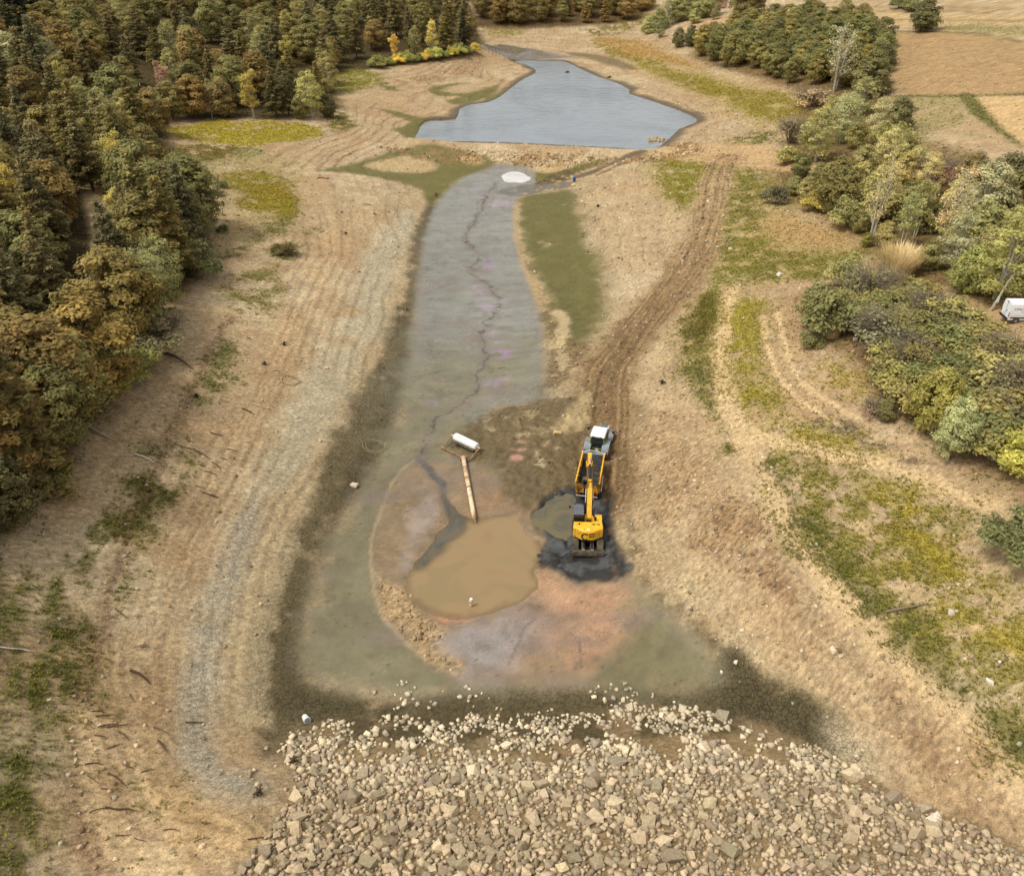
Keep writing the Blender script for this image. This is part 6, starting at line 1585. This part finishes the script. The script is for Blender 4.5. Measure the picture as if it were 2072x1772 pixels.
# left bank behind the yellow grass
S('willow', 632, 238, 12, (160,152,78), 'pale yellow-green willow at the end of the middle wood', wide=1.05)
S('bush_oak', 665, 236, 6.0, (98,92,54), 'dark bush leaning beside the pale willow', wide=1.1)
S('bush_oak', 610, 240, 6.5, (120,110,56), 'olive bush under the pale willow')
S('loose', 515, 240, 11, (158,144,64), 'yellow poplar with bare pale stems before the wood', wide=1.3)
S('pine', 560, 238, 12, PINEC, 'layered pine between the poplar and pale willow', wide=1.35)
S('pine', 585, 236, 11, PINEC, 'narrow pine next to the pale willow', wide=1.1)
S('willow', 318, 245, 8.5, (136,134,84), 'grey-green willow at the left end of the middle wood', wide=1.0)
S('oak', 350, 243, 10, OLIVE, 'dense olive oak beside the grey-green willow', wide=1.3)
S('oak', 395, 240, 11, (130,104,48), 'dense brown oak behind the yellow grass', wide=1.4)
S('bare', 430, 240, 9, (140,120,72), 'thin leaning birch behind the yellow grass')
S('oak', 455, 239, 10, (124,104,54), 'dark olive oak left of the yellow poplar', wide=1.3)
S('pine', 262, 225, 12.5, PINEG, 'layered grey pine rising at the middle wood front', wide=1.4)
S('loose', 344, 226, 13, (150,118,88), 'pine with a rusty dead crown in the middle wood', wide=.9)
S('willow', 40, 172, 12, (150,146,96), 'pale grey-green willow at the left edge of the upper wood', wide=1.2)
S('willow', 110, 172, 11.5, (150,142,92), 'soft grey willow left of the middle wood', wide=1.2)
for u in (30, 62, 92): S('spruce', u, 92, 19, (66,70,50), 'tall dark spruce in the top left corner, one of a group of three', 'dark spruces in the corner', wide=1.1)
S('spruce', 936, 92, 12, (72,70,46), 'dark pointed spruce at the tip of the upper wood', wide=1.0)
for u, v, h, c, t in ((905,100,10,YELLOW,'yellowish poplar before the tip of the upper wood'),(800,126,9,(176,150,60),'golden poplar in front of the upper wood'),(875,112,11,(182,168,86),'tall pale poplar at the front of the upper wood')):
    S('loose', u, v, h, c, t, wide=1.2)
for i, u in enumerate((786, 806, 822, 846, 862, 880, 898, 914, 930, 946, 958)):
    S('shrub', u, 133 - i * 2.6, 3.0 + (i % 3) * .7, ((126,128,60), (180,160,58), (150,148,64))[i % 3], 'small yellow-green bush in the row along the eroded point', 'bushes along the eroded point', wide=.9)
S('shrub', 763, 137, 4.2, (136,134,66), 'rounded green bush at the near end of the point row')
# right side
S('bare', 1688, 186, 18, (150,144,108), 'nearly bare pale birch in front of the right bank wood', wide=1.4, var=1)
S('bush_oak', 1758, 196, 10, (106,98,54), 'round dark oak right of the pale birch', wide=1.35)
S('bush_oak', 1782, 150, 8, (92,90,52), 'dark bush at the field corner of the right wood', wide=1.1)
S('willow', 1740, 232, 9, (136,132,78), 'soft green willow below the round dark oak', wide=1.3)
S('willow', 1650, 326, 12, (144,138,76), 'big soft willow with a white plate on its trunk', wide=1.25)
S('willow', 1700, 290, 11, (142,138,88), 'grey-green willow behind the white-plated one', wide=1.2)
S('twiggy', 1600, 290, 6.5, (134,116,84), 'brown twiggy bush left of the big willow', wide=.9)
S('twiggy', 1640, 215, 5, (164,140,104), 'tan twiggy bush on the shore above the big willow', wide=1.6)
S('silver', 1776, 290, 10, (150,145,100), 'silvery white poplar beside the grass field', wide=1.2)
S('bush_oak', 1812, 268, 8, (104,98,54), 'dark bush behind the silvery poplar', wide=1.2)
S('bush_oak', 1690, 428, 10.5, (104,96,48), 'dense dark green oak on the right bank', wide=1.15)
S('bush_oak', 1618, 360, 5.5, (116,112,58), 'green bush beside the bare track fork', wide=1.0)
S('shrub', 1566, 412, 4, (106,98,64), 'dark round bush standing apart at the track fork', wide=.9)
S('shrub', 1650, 425, 3.8, (150,136,56), 'yellowish shrub under the dense dark oak')
S('bare', 1760, 492, 15, (166,152,92), 'tall white-stemmed birch with thin leaves on the right bank', wide=.95, var=1)
S('bush_oak', 1752, 500, 2.6, (124,116,44), 'small bright bush at the foot of the tall birch')
S('bush_oak', 1770, 420, 8, (150,140,78), 'olive bush behind the tall birch', wide=1.1)
S('willow', 1790, 350, 9, (166,156,94), 'pale willow between the poplar and the tall birch', wide=1.2)
S('loose', 1822, 505, 9.5, (140,138,84), 'slim green poplar right of the tall birch', wide=.95)
S('loose', 1850, 480, 9.5, (134,130,74), 'second slim poplar right of the tall birch', wide=1.0)
S('bare', 1905, 505, 13, (176,154,104), 'bare tan tree with spreading branches on the right', wide=1.2, var=0)
S('silver', 1975, 470, 11, (154,149,106), 'large silver poplar near the right edge', wide=1.3)
S('silver', 1925, 555, 9, (146,142,100), 'lower silver poplar near the van path', wide=1.1)
S('willow', 1870, 400, 8, (160,146,92), 'pale brownish willow by the field fence', wide=1.0)
S('twiggy', 1890, 372, 6, (140,104,84), 'reddish twiggy bush by the field fence', wide=.9)
S('bush_oak', 2020, 420, 9, (104,98,54), 'dark oak at the right edge below the field', wide=1.2)
S('bush_oak', 2060, 440, 8.5, (112,100,50), 'brownish oak at the right edge below the field', wide=1.2)
S('bush_oak', 1960, 385, 7, (118,104,62), 'dark bush against the field fence', wide=1.1)
S('willow', 2010, 605, 11, (140,134,66), 'yellow-green willow above the van', wide=1.25)
S('willow', 2072, 560, 11, (136,132,64), 'yellow-green tree at the right edge above the van', wide=1.2)
S('bush_oak', 1955, 590, 6.5, (146,142,66), 'yellowish bush left of the willow above the van', wide=1.2)
S('reeds', 1812, 562, 4.6, (176,154,106), 'tall tan reed clump at the scrub corner', wide=1.0)
S('reeds', 1683, 680, 2.4, (168,142,98), 'small dry reed clump below the green dome bush', wide=.9)
S('shrub', 1680, 668, 6.4, (106,102,54), 'large green dome-shaped bush on the right bank', wide=1.05)
S('shrub', 1716, 580, 5.0, (140,136,76), 'loose green bush above the dome bush', wide=.9)
S('twiggy', 1755, 610, 5.6, (104,98,66), 'grey bare bush right of the dome bush', wide=1.1)
S('twiggy', 1790, 700, 5.0, (116,108,78), 'pale bare bush in the middle of the thicket', wide=1.3)
S('twiggy', 1766, 735, 2.8, (120,84,56), 'rust brown dead bush at the thicket edge', wide=1.1)
S('twiggy', 1782, 770, 2.6, (124,88,60), 'rust brown dead bush by the ditch, lower one', wide=1.1)
S('bush_oak', 1875, 865, 7.5, (138,128,52), 'yellow-olive bush in the lower thicket', wide=1.0)
S('willow', 1918, 930, 7.5, (150,152,98), 'pale silvery willow bush at the thicket foot', wide=.85)
S('bush_oak', 1790, 850, 3.0, (110,104,60), 'low dark bush beside the ditch')
S('twiggy', 1765, 840, 2.2, (140,116,92), 'small bare bush on the sandy slope')
S('shrub', 1640, 700, 2.2, (120,114,62), 'thin sapling on the sandy slope')
S('shrub', 2062, 1122, 4.2, (100,100,54), 'dark green bush at the right edge of the weedy bank', wide=1.1)
S('bush_oak', 2066, 960, 6, (156,150,58), 'yellow-green bush at the right edge', wide=1.2)
TH = [(1745,640,4.0),(1790,640,3.6),(1835,640,4.2),(1880,650,4.0),(1830,690,3.8),(1875,700,4.0),(1920,660,3.8),(1850,745,4.0),(1900,745,3.8),(1945,720,3.8),(1990,715,3.8),(2035,740,3.8),(1820,790,3.6),(1960,790,4.2),(2010,790,4.4),(2055,810,4.2),(1930,830,4.2),(1990,860,4.6),(2040,880,4.6),(1960,910,3.8),(2010,930,3.8),(1905,790,4.0),(1845,820,3.6),(2065,870,4.2),(1800,740,3.2),(1770,680,3.0),(1850,600,3.0),(1925,690,3.0),(1985,830,4.0),(2020,900,4.0)]
def AR(u, v): return ' in the ' + ('upper' if v < 690 else 'middle' if v < 800 else 'lower') + ' part of the thicket, ' + ('towards the bare bank' if u < 1860 else 'halfway to the van' if u < 1960 else 'towards the right edge')
for i, (u, v, h) in enumerate(TH):
    k = 'twiggy' if i % 4 == 3 else 'shrub'
    S(k, u, v, h, ((126,118,58), (112,110,56), (138,126,66), (146,122,92))[i % 4] if k == 'shrub' else (108, 96, 64), ('tangled bramble shrub' if k == 'shrub' else 'brown leafless shrub') + AR(u, v), ('bramble' if k == 'shrub' else 'leafless shrubs') + AR(u, v), wide=1.35)
SCR = [(1585,330,4),(1605,395,4),(1630,405,4.5),(1720,455,5),(1735,470,4),(1790,500,4.5),(1800,440,6),(1835,430,6),(1830,370,6),(1850,350,5),(1870,470,6),(1930,450,7),(1960,500,6),(1880,545,5),(1990,545,6),(2040,500,7),(1640,290,5),(1670,260,5),(1700,225,5),(1730,300,6),(1745,350,6),(1720,390,6),(1655,380,5),(1940,420,6),(1800,300,6),(1825,320,5)]
def AS(u, v): return ('below the big willow' if v > 325 else 'around the silvery poplar' if u > 1690 else 'along the shore behind the big willow') if u < 1760 else ('beside the tall birch' if u < 1840 else 'below the field fence' if v < 460 else 'under the silver poplars') if v > 325 else 'at the edge of the grass field'
for i, (u, v, h) in enumerate(SCR):
    S('bush_oak' if i % 3 else 'shrub', u, v, h, ((136,128,68), (122,116,62), (148,136,78))[i % 3], 'green undergrowth bush ' + AS(u, v), 'undergrowth ' + AS(u, v), wide=1.15)
for u, h in ((1372, 7), (1398, 7.5), (1420, 7)): S('bush_oak', u, 96 if u < 1390 else 94, h, (98,94,54), 'dark field bush in the short row left of the right wood', 'short row of field bushes', wide=1.0)
S('bush_oak', 1868, 64, 10, (92,88,48), 'lone dark bush at the field edge on the hill', wide=1.3)
S('bush_oak', 1510, 32, 13, (108,96,48), 'dark broad tree in front of the stone house', wide=1.5)
S('willow', 1490, 36, 6, (144,142,76), 'small light green tree beside the stone house')
for i, (u, v, h) in enumerate(((1330,62,9),(1350,52,10),(1372,44,11),(1395,40,12),(1420,36,12),(1440,34,11),(1310,70,7),(1335,76,6),(1405,48,6),(1445,40,5))):
    S('willow' if i % 2 else 'bush_oak', u, v, h, ((140,138,78), (120,118,70))[i % 2], 'soft green tree in the hedge left of the stone house', 'hedge trees by the house', wide=1.2)
for u in (1860, 1845, 1820): S('shrub', u, 25 - (1860 - u) * .2, 4, (110,106,56), 'small hedge bush on the far field boundary', 'far field hedge', wide=1.4)

# fence posts by the field
for u, v in ((1848,313),(1903,332),(1913,338),(1926,342),(1614,352)):
    p = hit(u, v); o = MB().box(0, 0, .75, .13, .13, 1.7, taper=.8).tube([(0, 0, 1.58), (0, 0, 1.64)], .09, 6).build('fence_post', M_POST)
    o.location = (p[0], p[1], ground_z(*p)); tag(o, 'thin weathered fence post along the field edge', 'post', 'field fence posts')
# plates on trunks
p = hit(1651, 327); o = MB().box(0, 0, 0, .5, .05, .6, bev=.01).build('white_plate', M_WHITE); o.location = (p[0] + .1, p[1] - .55, ground_z(*p) + 1.5); tag(o, 'white plate fixed to the big willow trunk', 'sign')
p = hit(2012, 628); pst = MB().box(0, 0, 0, .3, .05, .8, bev=.01).build('white_plate', M_WHITE); pst.location = (p[0], p[1], ground_z(*p) + 1.4); tag(pst, 'narrow white plate on a leaning trunk beside the van', 'sign')
o = MB().tube([(-.45, .05, -1.6), (0, .12, 0), (.7, .3, 2.4), (1.6, .5, 4.2)], [.16, .14, .11, .06], 8).build('leaning_trunk', M_PALE); o.location = pst.location; tag(o, 'pale leaning bare trunk beside the van', 'tree')
# stone house on the far edge
hp = hit(1478, 14)
HS = empty('stone_house', (hp[0], hp[1], ground_z(*hp) - .3), .1); tag(HS, 'stone house with red-roofed annexe at the top edge of the picture', 'house')
M_HST = mat('house_stone', lin(190, 162, 128), .9, noise=.25, nscale=1.6); M_PNK = mat('pink_render', lin(206, 168, 146), .85, noise=.08); M_TIL = mat('roof_tiles', lin(140, 78, 58), .85, noise=.2, nscale=2)
MB().box(2.0, 3, 3.2, 6.5, 6, 6.6).build('wall', M_HST, HS); MB().box(-1.1, .0, 3.2, .9, .3, 6.4).build('corner_quoin', M_WHITE, HS)
rf = MB().prism([(-1.7, 6.4), (2.0, 8.4), (5.7, 6.4)], 'y', -.5, 6.5).build('roof', M_TIL, HS); MB().box(3.6, 3, 8.0, .7, .7, 1.6).build('chimney', M_HST, rf)
MB().box(-4.6, 2.2, 1.6, 6.0, 4, 3.2).build('annexe_wall', M_PNK, HS); MB().prism([(-.4, 3.1), (4.6, 3.1), (2.2, 4.3)], 'x', -7.9, -1.4).build('annexe_roof', M_TIL, HS)
for x, z in ((.8, 2.0), (3.4, 2.0), (.8, 4.8), (3.4, 4.8)):
    w_ = MB().box(x, -.02, z, 1.0, .12, 1.3).build('window', M_WHITE, HS); MB().box(x, -.09, z, .8, .04, 1.1).build('pane', M_GLASS, w_)
# half-sunk lake debris
for u, v, l, t in ((1148,147,1.6,'dark branches breaking the lake surface near the far end'),(1233,158,1.8,'dark log end in the lake by the right shore')):
    p = at(u, v, LAKE); o = bpy.data.objects.new('sunken_branch', STUMP[0]); link(o); o.location = (p[0], p[1], LAKE - .25); o.scale = (l * 1.6, l * 1.2, l); o.color = lin(48, 42, 36); tag(o, t, 'driftwood')
p = at(1328, 285, LAKE); its = [(p[0] + random.gauss(0, 1.0), p[1] + random.gauss(0, 1.6), LAKE + random.uniform(-.05, .2), random.uniform(.5, 1.2), Euler((0, 0, random.uniform(0, 6))).to_matrix(), i % 12, lin(178, 150, 108)[:3]) for i in range(26)]
o = joined('rubble_heap', M_STONE, its, kind=''); del o['kind']; tag(o, 'small heap of tan rubble rising from the lake by the weir', 'rubble')

# single boulders, hoses and litter
def boulder(u, v, s, col, label, k=0):
    p = hit(u, v); o = bpy.data.objects.new('boulder', ROCKS[k][0]); link(o); o.location = (p[0], p[1], ground_z(*p) + s * .18); o.scale = (s * 1.2, s, s * .8); o.rotation_euler = (0.1, .1, u * .1); o.color = lin(*col); tag(o, label, 'stone')
boulder(1130, 879, 1.1, (196,166,118), 'tan boulder on churned gravel left of the tractor', 1)
boulder(718, 983, .9, (206,190,160), 'pale jagged stone on the dark silt left of the pipe', 2)
boulder(1577, 558, 1.0, (214,206,190), 'pale round stone in the grass strip right of the track', 3)
boulder(1488, 1341, .55, (208,190,160), 'pale stone on the dark silt corner right of the basin', 4)
boulder(1685, 1317, .6, (206,188,158), 'larger pale stone on the brown stony strip', 5)
boulder(1702, 1327, .45, (200,182,150), 'smaller pale stone on the brown stony strip', 6)
boulder(2003, 1382, .6, (216,206,186), 'white stone at the lower edge of the green weeds', 7)
boulder(1890, 1659, .9, (214,202,178), 'large pale stone resting above the riprap edge', 8)
boulder(287, 1306, .8, (170,152,122), 'round grey stone on the left sand slope', 9)
boulder(1459, 1360, .35, (232,228,216), 'small white block on the dark silt corner', 10)
boulder(1160, 376, .9, (206,180,130), 'tan stone beside the blue barrel', 11)
boulder(660, 650 + 95, .6, (206,190,160), 'small pale stone at the upper edge of the dark silt', 2)
p = hit(616, 1449); PA = empty('white_pail', (p[0], p[1], ground_z(*p)), .4); tag(PA, 'white pail lying at the dark mud edge left of the stones', 'pail')
PA.rotation_euler = (1.2, .2, .5); MB().lathe([(-.05, .24), (.75, .30)], (0, 0, .1), 'z', 14).build('shell', M_WHITE, PA); MB().lathe([(.75, .26), (.77, .26)], (0, 0, .1), 'z', 14).build('rim', M_GREYP, PA)
def hose(u, v, r, col, label):
    p = hit(u, v); mb = MB(); pts = []
    for k in range(34):
        a = k * .42; rr = r * (1 - .012 * k + .06 * math.sin(k * 1.3)); x, y = p[0] + rr * math.cos(a) * 1.1 + .006 * k, p[1] + rr * math.sin(a); pts.append((x, y, ground_z(float(x), float(y)) + .05))
    o = mb.tube(pts, .022, 5).build('coiled_hose', mat('hose_' + str(u), lin(*col), .7)); tag(o, label, 'hose')
hose(585, 771, 1.35, (120,96,64), 'thin brown hose loop lying on the left sand bank')
hose(757, 903, 1.5, (176,156,110), 'thin tan hose loop lying on the wet mud edge')
